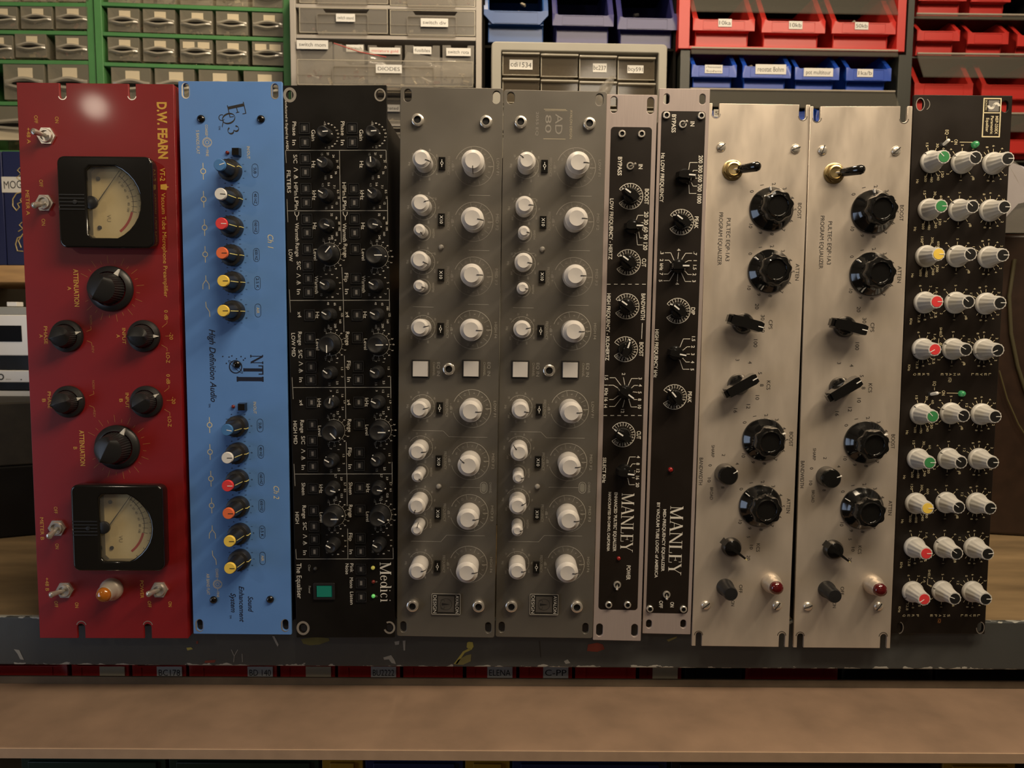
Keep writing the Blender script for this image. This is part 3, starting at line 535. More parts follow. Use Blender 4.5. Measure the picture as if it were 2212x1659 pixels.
# ============================================================ two grey twin-channel equalizers
def avalon(key,label,slots,scr,mids,badge,L,M,S,rect,btn,nub,faded):
    U=Unit(key,'audio_equalizer',label,'audio processor',M_gry,slots=slots,th=4,r=2.2,chw=4); U.ink=M_eng; T=U.t
    for a in scr: screw(U,*a,'hexL')
    yy=[0]
    for j,(px,py,a) in enumerate(L):
        x,y=knob(U,px,py,'avalon_L',a); hi=M_eng if j>2 else K('faint engraving',(.26,.24,.21),.5)
        U.pr.arc(x,y,16.8,-18 if j<3 else -155,160,.55,hi); U.pr.arc(x,y,16.8,-165,-18,.35,hi)
        for i,n in enumerate(['16','','12','','9','','6','','3','0','3','','6','','9','12']):
            t=R(152-i*17.2)
            if n: U.pr.text(n,x+13.6*math.cos(t),y+13.6*math.sin(t),1.7,hi)
            else: U.pr.line(x+12*math.cos(t),y+12*math.sin(t),x+16.5*math.cos(t),y+16.5*math.sin(t),.3,hi)
        U.pr.line(x+12,y,x+17,y,.7,hi)
        U.pr.text(['LOW F1','MID F2','MID F3','HIGH F4'][j%4],x+20.3,y,2.2,hi,L=14); U.pr.text('FREQUENCY',x-22,y,2.3,hi,L=16); U.pr.text('- dB +',x-18.3,y,2.2,hi,L=8.5)
    for j,(px,py,a) in enumerate(M):
        x,y=knob(U,px,py,'avalon_M',a); U.pr.arc(x,y,10.6,-150,150,.4,M_eng)
        for i in range(9): t=R(140-35*i); U.pr.line(x+9*math.cos(t),y+9*math.sin(t),x+10.6*math.cos(t),y+10.6*math.sin(t),.3,M_eng); U.pr.text(str(int(25*1.4**i)),x+13*math.cos(t),y+13*math.sin(t),1.5,M_eng)
        U.pr.text('Hz',x-13,y,2,M_eng)
    for px,py,a in S: x,y=knob(U,px,py,'avalon_S',a); U.pr.arc(x,y,6.9,-120,120,.35,M_eng); U.pr.text('WIDTH',x+9.3,y,1.8,M_eng,L=8)
    for px,py,k in rect:
        x,y=U.loc(px,py,1); o=part(U,'push_button',cached('ar',lambda:MB().box(-3,3,-5.4,5.4,0,2.2,M_bak,tx=.25,ty=.25)),x,y)
        b=MB()
        if k: b.text('X10',0,0,2.6,M_iw,z=2.3,L=7)
        else: b.arc(0,0,1.1,0,360,.4,M_iw,z=2.3,n=8); b.line(0,1.2,0,3.2,.45,M_iw,z=2.3); b.line(0,-1.2,0,-3.2,.45,M_iw,z=2.3)
        b.obj('printed_symbol',o,smooth=0)
    for px,py in btn:
        x,y=U.loc(px,py,3); o=part(U,'button_surround',cached('bs',lambda:MB().plate([rrect(-8,8,-8,8,.5),rrect(-7,7,-7,7,.3)],0,1,M_ink)),x,y)
        part(U,'push_button',cached('wb',lambda:MB().box(-6.7,6.7,-6.7,6.7,0,4.5,M_kwhite,tx=.3,ty=.3)),0,0,parent=o,label='square white button')
        U.pr.text('EQ IN',x+15.5,y,2.6,M_eng,L=12); U.pr.text('CHANNEL',x+11.6,y,2,M_eng,L=12)
    for px,py in nub:
        x,y=U.loc(px,py,2); part(U,'indicator_lamp',cached('nub',lambda:MB().lathe([(2.4,0),(2.2,1.6),(1.2,2.8),(0,3)],K('clear lamp lens',(.35,.33,.3),.15,coat=.5),16)),x,y)
    x,y=U.loc(*nub[1]); x+=40; U.pr.plate([stadium(x,y,6.5,10.5),stadium(x,y,5.6,9.6)],.05,.11,M_eng); U.pr.text('CHANNEL',x+6,y,1.9,M_eng,L=10)
    U.pr.plate([stadium(x,y,4.4,8)],.05,.1,K('faint oval print',(.21,.2,.17),.5)); U.pr.line(x-30,y,x-3.4,y,.35,M_eng)
    ml=[(U.loc(a,b)) for a,b,_ in (L[0],L[1],L[2],L[3])]
    def ln(x0,y0,x1,y1): U.pr.line(x0,y0,x1,y1,.35,M_eng)
    for j,hy in((0,1),(1,1),(2,1)):
        xx,y1=U.loc(L[j][0],L[j][1],24); _,y2=U.loc(L[j+1][0],L[j+1][1],24); ym=(y1+y2)/2-1; ln(xx-4,ym,xx+14,ym); ln(xx-52,ym-3,xx-34,ym-3)
    for j in(4,6):
        xx,y1=U.loc(L[j][0],L[j][1],24); _,y2=U.loc(L[j+1][0],L[j+1][1],24); ym=(y1+y2)/2; d=3 if j==4 else -3
        ln(xx-52,ym+d,xx-25,ym+d); ln(xx-25,ym+d,xx-20,ym-d+1*(d>0)); ln(xx-20,ym-d+1*(d>0),xx+14,ym-d+1*(d>0))
    x,y=U.loc(*badge); b=MB(); m1=K('badge dark metal',(.05,.047,.042),.4,.5)
    b.plate([rrect(-13,13,-9.7,9.7,1)],0,.9,m1,bev=.2); b.plate([rrect(-13,13,-9.7,9.7,1),rrect(-12.4,12.4,-9.1,9.1,.7)],.8,1.3,M_eng); b.box(-7.3,7.3,-7.2,7.2,.8,1.3,M_gry)
    b.text('AVALON',10,0,2.9,M_w,L=16.5,z=1.4); b.text('DESIGN',-10,0,2.9,M_w,L=16.5,z=1.4); b.arc(0,0,5.2,0,360,.3,M_ink,z=1.4,n=30)
    b.poly([(-3.8,1.2),(3.6,0),(-3.8,-1.2)],M_ink,z=1.42); b.arc(-3.2,2.6,1.8,-20,160,.25,M_ink,z=1.42); b.arc(-3.2,-2.6,1.8,-160,20,.25,M_ink,z=1.42)
    part(U,'name_badge',b.mesh('badge'),x,y)
    if faded:
        x,y=U.loc(1197,268); g=K('worn pale print',(.40,.35,.25),.6)
        for a,q in((-11,-12.5),(11,12.2)): U.pr.line(x-9,y+q,x+10,y+q,.5,g)
        U.pr.line(x-8,y+11,x+11,y+11.3,.4,g); U.pr.text('AD',x+4,y,6,K('faint engraving',(.26,.24,.21),.5),L=17); U.pr.text('80',x-5,y,5,K('faint engraving',(.26,.24,.21),.5),L=15)
        U.pr.text('AVALON DESIGN',x+14.5,y,2,g,L=24); U.pr.text('2055 EQ',x-14.5,y,2.2,K('faint engraving',(.26,.24,.21),.5),L=20)
    U.done()
avalon('avalon1','left grey faceplate with white knobs, beside the black equaliser',[(880.8,206,16,27),(1072.5,210,16,27),(871,1354,14,25),(1054.5,1356,14,25)],
 [(902.5,259.6),(1050,263.2),(970,797),(891.6,1308),(1034,1309)],0,(963.7,1304.2),
 [(1021.3,346.4,-90),(1020,470.8,-8),(1018.6,593.3,0),(1017.3,712.6,-3),(1016,889,-3),(1012,1006.4,145),(1010.2,1122.8,0),(1008.3,1238,0)],
 [(909.7,341.8,-15),(907.4,438.6,20),(905.6,561.3,-25),(906.5,707.7,12),(905.3,884.7,10),(901.2,976.6,0),(900,1093.9,-110),(901,1235.6,10)],
 [(905.7,495.8,-60),(905.2,617,-20),(901.2,1030,-50),(900,1145.3,80)],
 [(954.8,353,0),(953.7,474.5,1),(952.8,593.8,1),(951.9,710.5,0),(950,881.5,0),(948,996.5,1),(946,1108.6,1),(945,1223.4,0)],
 [(908,797),(1017.6,797)],[(952.6,533.6),(947.5,1051.7)],False)
avalon('avalon2','right grey faceplate with white knobs, faded square print on top','' or [(1103.5,211.6,16,25),(1295,215,16,25),(1083.6,1355,14,25),(1264.6,1357.5,14,25)],
 [(1124.8,264),(1273,267.3),(1186.3,800),(1104.7,1309),(1245.9,1310)],0,(1175,1305),
 [(1249.6,350.3,0),(1246,471,0),(1243.3,595,0),(1240,716,0),(1235,891.6,0),(1231.5,1009.5,0),(1229,1125,-5),(1226,1238,-5)],
 [(1137.9,346.4,140),(1133.3,442.2,0),(1131,565,-10),(1128,711,10),(1124.3,886.6,-15),(1121.6,978,130),(1118.5,1094,20),(1117.5,1235,0)],
 [(1132,500,-10),(1129,622,-10),(1120,1033,0),(1117.5,1147,0)],
 [(1176.4,359,0),(1173.3,480,1),(1171,597.5,1),(1168,715,0),(1164.6,884.8,0),(1162.3,997.8,1),(1160,1110,1),(1158.6,1225,0)],
 [(1123.8,798.5),(1231.9,799.4)],[(1172,538),(1161,1052)],True)
# ============================================================ two slim black and aluminium equalizers
def dial(U,px,py,pa,blue=0):
    x,y=knob(U,px,py,'manley',pa,base=True); p=U.pr
    p.arc(x,y,11,-148,148,.5,M_w)
    for i in range(11):
        t=R(148-29.6*i); r0=6.6 if i in(0,10) else 7.6; p.line(x+r0*math.cos(t),y+r0*math.sin(t),x+10.9*math.cos(t),y+10.9*math.sin(t),.4,M_w)
        if i<10: t=R(148-29.6*i-14.8); p.text(str(i+1),x+9.1*math.cos(t),y+9.1*math.sin(t),2.35,M_w,ang=math.degrees(t)-90)
def fan(U,cx,cy,rows,r0=15,sw=26):
    """leader lines from a selector to labels: rows of (angle, label px,label py)"""
    for a,lx,ly,ex in rows:
        t=R(a); x0,y0=cx+r0*math.cos(t),cy-r0*math.sin(t); U.pl([(x0,y0),(ex,ly),(lx,ly)] if ex else [(x0,y0),(lx,ly)],1.3,M_w)
def manley(key,label,slots,scr,ins):
    U=Unit(key,'audio_equalizer',label,'audio processor',M_pink,slots=slots,th=3,chw=2); U.ink=M_w
    a=[U.loc(*c) for c in ins]; x0=(a[0][0]+a[3][0])/2; x1=(a[1][0]+a[2][0])/2
    MB().plate([rrect(x0,x1,a[2][1],a[0][1],3)],.02,.1,M_blk2).obj('black_inset',U.face)
    for s in scr: screw(U,*s,'hexM')
    return U
U=manley('manley1','slim aluminium equalizer beside the right grey faceplate, with seven dials and a power switch',[(1326.2,226,15,35),(1405.4,228,15,35),(1295,1361,15,30),(1370.8,1362,15,30)],
 [(1343.8,288.9),(1386,289.4),(1315,1306.7),(1355.7,1306.7)],[(1320,274),(1408.5,276),(1377,1318),(1292,1318)])
U.root['label']='slim aluminium equalizer with BOOST dial at top, just right of the grey faceplates'
T=lambda s,a,b,h,L=None,**k:U.t(s,a,b,h,L,z=.16,weight=.018,**k)
toggle(U,1361.8,358,1373.2,353.6,mini=True); toggle(U,1333.7,1264.5,1332.9,1274,mini=True)
T('IN',1383.7,360,8.5,10); T('BYPASS',1338.9,359,8.5,39)
for a in((1361,424,145),(1356,566.6,145),(1353.3,661.6,145),(1350.2,754.4,72),(1345,938.8,147)): dial(U,*a)
for s,a,b,L in(('BOOST',1397,424.7,33),('CUT',1391,567.5,18),('BANDWIDTH',1389,662.5,57),('BOOST',1385.2,754.4,31),('CUT',1379.8,939.7,18),('POWER',1357.5,1237,33)): T(s,a,b,8.5,L)
T('LOW FREQUENCY - HERTZ',1320,495,7.5,130); T('20 30 60 90 120',1394.9,499,8.5,82); T('HIGH FREQUENCY - KILOHERTZ',1313.5,706.6,7.5,146)
knob(U,1366,491,'manley',0,base=True); knob(U,1350,847,'manley',-35,base=True); knob(U,1348,1017,'manley',-6,base=True)
c=(1366,491); fan(U,*c,[(62,1390,465,1378),(28,1390,481,1384),(0,1390,498,0),(-32,1388,514,1382),(-58,1388,529,1377)],16)
c=(1349.6,846.6); fan(U,*c,[(62,1378,817.6,1364),(30,1378,832.5,1370),(2,1377,847.6,0),(-28,1376,863,1369),(-60,1376,879,1363),(90,1346.5,815,0),(-90,1345,880,0),(120,1317,816,1329),(150,1314,832,1325),(-120,1316,878,1328),(-150,1316,863,1325)],16)
for s,a,b in(('2',1347,808),('3',1383,817.6),('4',1383,832.5),('5',1382,847.8),('8',1381.6,863.2),('10',1381.3,879),('12',1344.7,888),('14',1308,877),('16',1309,862.9),('1.5',1309.8,815.8),('1',1309,831.8),('4',1378.8,987),('8',1378,1002),('12',1378,1017),('16',1377,1032),('20',1377,1047.5)): T(s,a,b,7)
T('KHz',1309.5,846.5,7,16); T('SELECT KHz',1305.3,1015.7,7,57)
c=(1348,1017); fan(U,*c,[(62,1373,987,1360),(30,1373,1002,1366),(0,1372,1017,0),(-30,1371,1032,1366),(-60,1371,1047,1359)],15)
for y0,x0,x1 in((614,1311,1395),(897.5,1303.5,1386)):
    for i in range(6): s=(x1-x0-8)/5; U.l(x0+s*i,y0,x0+s*i+8,y0,1.2)
U.l(1387.5,698,1386,732,1.3)
x,y=U.loc(1355,1129); U.pr.serif('MANLEY',x,y,11.2,M_w,53.5,z=.16,th=.03)
T("ENHANCED 'PULTEC' EQUALIZER",1329,1127.6,6.6,134); T('HANDCRAFTED IN CHINO, CALIFORNIA',1315.6,1127,5.8,134)
led(U,1337,1207.5,4.5,K('red lamp lens',(.28,.012,.012),.12,coat=.6),'small red lamp')
U.done()
U=manley('manley2','slim aluminium equalizer with BYPASS switch at its very top, left of the wide silver faceplates',[(1440,213.5,13,22),(1517.5,214,13,22),(1401.8,1348,13,20),(1476,1348,13,20)],
 [(1439.8,249),(1515,250),(1404,1315.4),(1476.4,1316)],[(1429.8,239.7),(1525,240),(1485,1325.5),(1394.7,1325.5)])
toggle(U,1475.4,268,1484.4,261.7,mini=True); toggle(U,1440.6,1285.7,1440.6,1294.7,mini=True)
for a in((1470.8,479.8,145),(1463.6,671.5,142),(1456.3,857.4,130)): dial(U,*a)
T('IN',1495.7,267.7,8.5,10); T('BYPASS',1455.5,266.8,8.5,38)
for s,a,b,L in(('PEAK',1504.3,480.7,26),('DIP',1497,672,16),('PEAK',1489.8,857.8,25),('OFF',1427.8,1305.4,17),('ON',1451.7,1306,12)): T(s,a,b,8,L)
T('Hz LOW FREQUENCY',1430.5,384,7.5,104); T('200 300 500 700 1000',1512,388,8.5,102); T('HIGH FREQUENCY kHz',1417.5,763.6,7.5,106)
for a in((1477,383,-4),(1464,576,0),(1458,763,-10)): knob(U,*a[:2],'manley',a[2],base=True)
fan(U,1479,385,[(62,1507,351,1490),(28,1507,368,1498),(0,1506,385,0),(-32,1506,402,1497),(-58,1504,418,1489)],17)
fan(U,1464,576,[(62,1495,547,1481),(30,1494,563,1487),(-28,1494,593,1486),(-60,1493,608,1480),(90,1466,545,0),(-90,1463,608,0),(120,1436,546,1449),(150,1436,562,1445),(-150,1434,592,1443),(-120,1433,606.5,1446)],16)
for s,a,b in(('.7',1501.6,547.6),('1',1501.6,563),('1.5',1500.7,577.5),('2',1500,592.9),('3',1499,607.3),('4',1466.3,539.5),('4',1463,612.7),('.3',1430,545.8),('2',1429,562),('7',1428.3,592),('5',1426.9,606.4),('1.5',1498,731.8),('2',1497,749),('3',1496.6,765.2),('4',1496,782),('5',1495.2,798)): T(s,a,b,7)
T('kHz',1428.9,576.6,7,15); fan(U,1461,765,[(62,1491,732,1476),(30,1491,749,1484),(0,1490,765,0),(-32,1490,782,1482),(-60,1489,797.5,1475)],15)
led(U,1449.6,1015.7,5.5,K('red lamp lens',(.28,.012,.012),.12,coat=.6),'round red lamp',3); x,y=U.loc(1449.6,1015.7); U.pr.arc(x,y,3.0,0,360,.8,M_kb,z=.2,n=24)
x,y=U.loc(1459.7,1167.7); U.pr.serif('MANLEY',x,y,11.6,M_w,63,z=.16,th=.03)
T('MID-FREQUENCY EQUALIZER',1433.7,1167.4,6.6,142); T('BY VACUUM TUBE LOGIC of AMERICA',1419.9,1167,6.6,172)
U.done()
# ============================================================ two wide silver program equalizers
REF=None
def pultec(key,label,top,bot,scr,ref,ang):
    U=Unit(key,'audio_equalizer',label,'audio processor',M_alu,top=top,bot=bot,th=3,chw=4); U.ink=M_ink
    class Q: pass
    # controls are laid out from the first faceplate and repeat on the second
    def L(px,py,h=0): return ref.loc(px,py,h)
    U2=Fr(U.M); U2.root=U.root; U2.loc=L; T=lambda s,a,b,h,LL=None,ang=-90:U.pr.text(s,*L(a,b),h*.402,M_ink,L=None if LL is None else LL*.402,ang=ang)
    for s in scr: screw(U,*s,'slot')
    dn={'h':0}
    def toggle2():
        x,y=L(1583.5,367,2); return x,y
    toggle(U2,1583.5,367,1640.5,358,big=True)
    for i,(px,py) in enumerate(((1665.8,451.6),(1662,585.8),(1649.4,949),(1641.9,1092.5))):
        x,y=knob(U2,px,py,'pultec_big',ang[i],base=True)
        for n in range(11): t=R(137-27.4*n); U.pr.text(str(n),x-1.4+21.9*math.cos(t),y+21.9*math.sin(t),3.1,M_ink,ang=-90+12*math.sin(t))
    knob(U2,1604,699,'pultec_bar',-15+ang[4],base=True); knob(U2,1594,830,'pultec_bar',30+ang[4]*1.5,base=True); knob(U2,1579,1181,'pultec_wing',-37,base=True)
    knob(U2,1565.5,1022.5,'pultec_small',ang[5],base=True); knob(U2,1566,1268,'pultec_switch',0,base=True)
    x,y=L(1664.7,1258); o=part(U2,'pilot_lamp',cached('pbez',lambda:MB().lathe([(8.8,0),(8.8,4),(7.6,6.4),(6.8,8),(6.6,13.5),(6,14.2)],M_alu,32,closed=True)),x,y,label='dark red pilot lamp in silver bezel')
    part(U2,'jewel',cached('pjew',lambda:MB().lathe([(5.9,12),(5.9,16),(5,18),(2.6,19.2),(0,19.5)],K('ruby jewel',(.09,.004,.006),.06,coat=1),24)),0,0,parent=o)
    for s,a,b,h,LL in(('PULTEC EQP-1A3',1572.7,517.5,8.5,93),('PROGRAM EQUALIZER',1556,516,8.5,114),('BOOST',1727,455.4,8,34),('ATTEN',1722.3,587.8,8,36),('20',1635,662,8,12),('30',1647.6,686,8,12),('60',1648,712,8,12),('100',1632,741.5,8,17),('CPS',1664.6,701,8,20),
      ('3',1593,777.5,8,None),('4',1620,783,8,None),('5',1641.8,806,8,None),('8',1645.6,832,8,None),('10',1636,858.7,8,10),('12',1616.5,878,8,10),('16',1588.6,887,8,10),('KCS',1660,832,8,20),('BOOST',1708.9,948.4,8,32),('SHARP',1540,974.4,6.5,27),('BANDWIDTH',1514,1018,8,61),('BROAD',1537,1066,6.5,28),
      ('0',1534,1005,7,None),('2',1563,983,7,None),('4',1592.5,1001.4,7,None),('8',1561,1053,7,None),('10',1531.8,1036.8,7,10),('ATTEN',1703,1092.5,8,33),('5',1616.6,1160,7,None),('10',1623,1182,7,10),('20',1616.6,1205,7,11),('KCS',1637.6,1183,7.5,19),('OFF',1600,1272,7.5,19),('ON',1583,1303,7.5,13)): T(s,a,b,h,LL)
    wr=K('worn bare metal',(.5,.46,.41),.25,.9)
    for (px,py,w,d),s in [(t,0) for t in top]+[(t,1) for t in bot]:
        x,y=U.loc(px,py-5+d*(1-2*s) if s==0 else py+5-d); U.pr.arc(x,y+(1.2 if s==0 else -1.2),3.7,180 if s==0 else 0,360 if s==0 else 180,.8,wr)
    U.done(); return U
ref=panel_frame(POSE['pultec1'])
pultec('pultec1','left wide silver program equalizer faceplate with big black lobed knobs','' or [(1546.8,222,15,32),(1734.2,227,15,32)],[(1509,1396,14,32),(1688.7,1397,14,32)],[(1558.7,316.7),(1719.5,320.8),(1525.4,1308.5),(1679.4,1309.5)],ref,(100,142,20,140,0,30))
pultec('pultec2','right wide silver program equalizer faceplate, next to the black one with grey knobs',[(1765,230,15,33),(1953,231,15,34)],[(1728.5,1399,15,33),(1908,1400,15,33)],[(1778,323.5),(1937,325),(1746,1311),(1899,1311)],ref,(96,140,25,150,1,18))
# ============================================================ black parametric with grey ribbed knobs
U=Unit('spg','parametric_equalizer','black faceplate at far right with thirty ribbed light grey knobs in three columns','audio processor',M_blk2,slots=[(1988,225.5,15,25),(2171,230,15,25),(1942.6,1356,13,23),(2117.6,1356,13,23)],th=3,chw=3); U.ink=M_w; T=U.t
for px,py,a0,a1 in((1988,225.5,-90,90),(1988,225.5,90,270),(1942.6,1356,-90,80),(2117.6,1356,-180,90)):
    x,y=U.loc(px,py); U.pr.arc(x,y,3.6,a0,a1,.7,M_nik,ry=5.4)
x,y=U.loc(1996,225.5); U.pr.arc(x,y,5,-60,60,.6,M_nik)
cols=[[(2039,338.5),(2033.4,445),(2027.4,548.8),(2023.7,651.6),(2019.4,754.9),(2014.7,899.3),(2008.2,999.2),(2003.7,1097.8),(2000.9,1195.5),(1996.6,1294.2)],
[(2107.4,340.4),(2101.2,446),(2096.5,548.8),(2092.2,652),(2086.5,754.9),(2081.6,897.9),(2076,998.3),(2071.3,1096),(2067,1195.5),(2062.5,1293)],
[(2176.9,342.3),(2169.8,446.9),(2166.2,550.7),(2160,654),(2155.4,755.9),(2149.8,899.7),(2144.2,998.9),(2139,1097.5),(2133.5,1196),(2129.3,1293.7)]]
cc=['green','green','yellow','red','red']*2
an=[[135,0,0,0,-150,135,0,0,0,-145],[145,140,140,140,150,155,145,145,145,160],[0,0,0,0,-155,0,0,0,5,0]]
lab=[['15','30','60','120','240','480','600'],['15','30','60','120','240','480','600'],['150','300','600','1200','2400','4800','6000'],['6','2','1.6','2.5','5','8','12.8'],['6','2','1.6','2.5','5','8','12.8']]*2
for c in range(3):
    for r in range(10):
        px,py=cols[c][r]; k=cc[r] if c==0 else 'black'
        x,y=knob(U,px,py,'spg'+k,an[c][r],label='light grey ribbed knob with %s cap'%k); p=U.pr
        if c==0: ts=list(zip((105,70,45,-45,-62,-85,-105),lab[r]))
        elif c==1: ts=list(zip((130,90,50,-50,-90,-140),('4','5','6','1','1','2')))+([(155,'')] if r in(0,4,5,9) else [])
        else: ts=list(zip((150,130,112,90,60,40,-40,-60,-85,-103,-125),('12','','8','6','4','2','2','4','6','8','')))
        for a,n in ts:
            t=R(a); p.line(x+10.2*math.cos(t),y+10.2*math.sin(t),x+12.8*math.cos(t),y+12.8*math.sin(t),.45,M_cream)
            if n: p.text(n,x+15.2*math.cos(t),y+15.2*math.sin(t),2.1,M_cream,L=min(6,1.7*len(n)) if len(n)>1 else None)
        if c==0: p.text('Hz' if r%5<3 else 'KHz',x-11,y-17,2.2,M_cream)
        if c==2: p.text('dB',x-16.5,y-13,2,M_cream)
T('SHELF',2032,718,5,22,m=M_cream); T('SHELF',2007,1240,5,20,m=M_cream); U.pl(((2028,731),(2027,742),(2035,746)),1.2,M_cream); U.pl(((2004,1250),(2003,1262),(2012,1268)),1.2,M_cream)
for s,x0,x1,py in(('FREQ',2004,1976,808.7),('SHAPE',2071,2035,808.7),('LEVEL',2138,2101,808.7),('FREQ',1982,1953,1329.7),('SHAPE',2049,2012,1329.7),('LEVEL',2114,2078,1329.7)):
    for i,ch in enumerate(s): T(ch,x0+(x1-x0)*i/(len(s)-1),py,5.5,5,m=M_cream)
T('(Q)',2052.3,820.8,6,10,m=M_cream); T('(Q)',2029.5,1341,6,10,m=M_dgold)
T('EQ',2045.5,285.6,7,10,m=M_cream); T('ON',2064.8,306.8,7,11,m=M_cream); T('EQ',2018.4,828.9,6.5,10,m=M_cream); T('ON',2038,848.8,7,11,m=M_cream)
U.l(2045,294,2045,301,1.2,M_cream); U.l(2054,306,2059,306,1.2,M_cream); U.l(2073,307,2106,307.5,1.2,M_cream); U.l(2018.5,837,2018.5,843,1.2,M_cream); U.l(2028,848.5,2032,848.5,1.2,M_cream); U.l(2045,849,2078,849.5,1.2,M_cream)
toggle(U,2041,311,2050,302,white=True); toggle(U,2014,852,2026,849,white=True)
led(U,2112,310,7.5,K('green lens',(.05,.30,.12),.1,coat=.8,emit=(.03,.4,.1,.08)),'green lamp',5); led(U,2083,851,7,K('green lens',(.05,.30,.12),.1,coat=.8),'green lamp',5)
a,b,c,d=[U.loc(*q) for q in((2125.5,211.5),(2163.8,213.4),(2119.5,296.5),(2159.5,296.9))]
x0,x1,y1,y0=(a[0]+c[0])/2,(b[0]+d[0])/2,a[1],c[1]; p=U.pr; g=K('badge grey print',(.19,.18,.17),.5)
p.plate([rrect(x0,x1,y0,y1,.3),rrect(x0+1,x1-1,y0+1,y1-1,.2)],.05,.12,M_cream); ym=y1-12.7; p.line(x0,ym,x1,ym,.9,M_cream)
p.plate([rrect(x0+4.6,x1-2,ym+1.2,y1-2,.2)],.05,.1,g); xc,yc=(x0+4.6+x1-2)/2,(ym+y1)/2-.3
p.arc(xc-2.2,yc+.2,2.3,-180,30,2.0,M_w,z=.14); p.arc(xc+2.3,yc-.3,2.3,0,200,2.0,M_w,z=.14)
p.text('SONTEC',x0+2.6,(ym+y1)/2,1.6,M_cream,L=9)
for i,s in enumerate(('MEP-250EX','Parametric','Equalizer')): p.text(s,x1-3.4-i*4,(ym+y0)/2,2.5,M_cream,L=15.5 if i<2 else 12,weight=.01)
U.done()
# ============================================================ workbench shelving
M_sh=bpy.data.materials.new('chipped grey paint'); M_sh.use_nodes=True
nt=M_sh.node_tree; bs=nt.nodes['Principled BSDF']; bs.inputs['Roughness'].default_value=.55
tc=nt.nodes.new('ShaderNodeTexCoord'); sx=nt.nodes.new('ShaderNodeSeparateXYZ'); nt.links.new(tc.outputs['Object'],sx.inputs[0])
def nz(scale,det=6,st=(1,1,1)):
    mp=nt.nodes.new('ShaderNodeMapping'); mp.inputs['Scale'].default_value=st; n=nt.nodes.new('ShaderNodeTexNoise'); n.inputs['Scale'].default_value=scale; n.inputs['Detail'].default_value=det
    nt.links.new(tc.outputs['Object'],mp.inputs[0]); nt.links.new(mp.outputs[0],n.inputs[0]); return n.outputs[0]
def mth(op,a,b,c=None):
    n=nt.nodes.new('ShaderNodeMath'); n.operation=op
    for i,v in enumerate((a,b,c)):
        if v is None: continue
        if hasattr(v,'type'): nt.links.new(v,n.inputs[i])
        else: n.inputs[i].default_value=v
    return n.outputs[0]
def rgb(c): n=nt.nodes.new('ShaderNodeRGB'); n.outputs[0].default_value=(*c,1); return n.outputs[0]
def mix(f,a,b):
    n=nt.nodes.new('ShaderNodeMix'); n.data_type='RGBA'; nt.links.new(f,n.inputs[0]); nt.links.new(a,n.inputs[6]); nt.links.new(b,n.inputs[7]); return n.outputs[2]
base=mix(nz(9,5),rgb((.036,.040,.042)),rgb((.068,.072,.070)))
ed=mth('ABSOLUTE',mth('SUBTRACT',sx.outputs[2],-.023,),0) if False else mth('ABSOLUTE',mth('ADD',sx.outputs[2],.023),0)
edge=mth('MULTIPLY',mth('SUBTRACT',ed,.0195),200)
chip=mth('GREATER_THAN',mth('ADD',mth('ADD',nz(170,12,(.45,1,1)),mth('MULTIPLY',edge,.30)),mth('MULTIPLY',nz(14),.5)),.955)
nt.links.new(mix(chip,base,rgb((.36,.36,.33))),bs.inputs['Base Color'])
bp=nt.nodes.new('ShaderNodeBump'); bp.inputs['Strength'].default_value=.25; bp.inputs['Distance'].default_value=.001; nt.links.new(nz(80),bp.inputs['Height']); nt.links.new(bp.outputs[0],bs.inputs['Normal'])
M_wood=K('scuffed brown board',(.24,.165,.085),.55,noise=.45,nscale=7,stretch=(1,4,1),bump=.2)
M_mdf=K('raw hardboard',(.235,.155,.105),.8,noise=.22,nscale=22,bump=.12)
M_mdfe=K('hardboard edge',(.40,.275,.185),.85,noise=.1,nscale=60)  # raw edge colour, made paler to imitate frontal light
M_bat=K('greyish batten',(.12,.09,.06),.7,noise=.3,nscale=30)
M_pine=K('pale pine',(.52,.32,.15),.6,noise=.25,nscale=12,stretch=(1,1,9))
B=thing('workbench_rack','dark grey painted shelf with brown hardboard ledge below it, carrying all faceplates','workbench',Matrix.Translation((0,SHELF_Y,SHELF_Z)))
def bx(n,m,x0,x1,y0,y1,z0,z1,bev=.8,lab=None):
    """world millimetres relative to the rack origin"""
    return MB().box(x0,x1,y0,y1,z0,z1,m).obj(n,B,bev=bev,label=lab)
bx('front_edge_board',M_sh,-900,900,0,6,-46,0,1.2,'grey painted front edge with chips and paint spots')
bx('shelf_board',M_wood,-900,900,6.1,700,-45,-.2,.5)
# hardboard ledge: top at z, back at y=700mm, front at 593mm from the camera
LZ=1002-SHELF_Z*1000; LY=-SHELF_Y*1000
bx('hardboard_ledge',M_mdf,-900,900,LY+594,LY+702,LZ-9,LZ,.7)
bx('ledge_edge_strip',M_mdfe,-900,900,LY+592.5,LY+593.95,LZ-9,LZ-.3,.4)
bx('batten',M_bat,-900,900,LY+702,LY+705,LZ-36,LZ+6.6,.6)
bx('lower_board',M_wood,-900,900,LY+705.2,1300,LZ-36,LZ-27,.5); bx('bottom_board',M_wood,-900,900,LY+640,1100,-230,-214,.5)
for s in(-1,1): bx('upright',M_sh,min(s*900,s*925),max(s*900,s*925),8,800,-SHELF_Z*1000,420,1)
# upper wooden shelf
UY=1100; f0=back_frame(0,573,1.1); UZ=f0.M.translation.z
for n,m,y0,y1,z0,z1 in(('upper_shelf_board',M_pine,UY,UY+280,-24,0),):
    bx(n,m,-900,900,y0-SHELF_Y*1000,y1-SHELF_Y*1000,(UZ-SHELF_Z)*1000+z0,(UZ-SHELF_Z)*1000+z1,.8,'pale pine shelf')
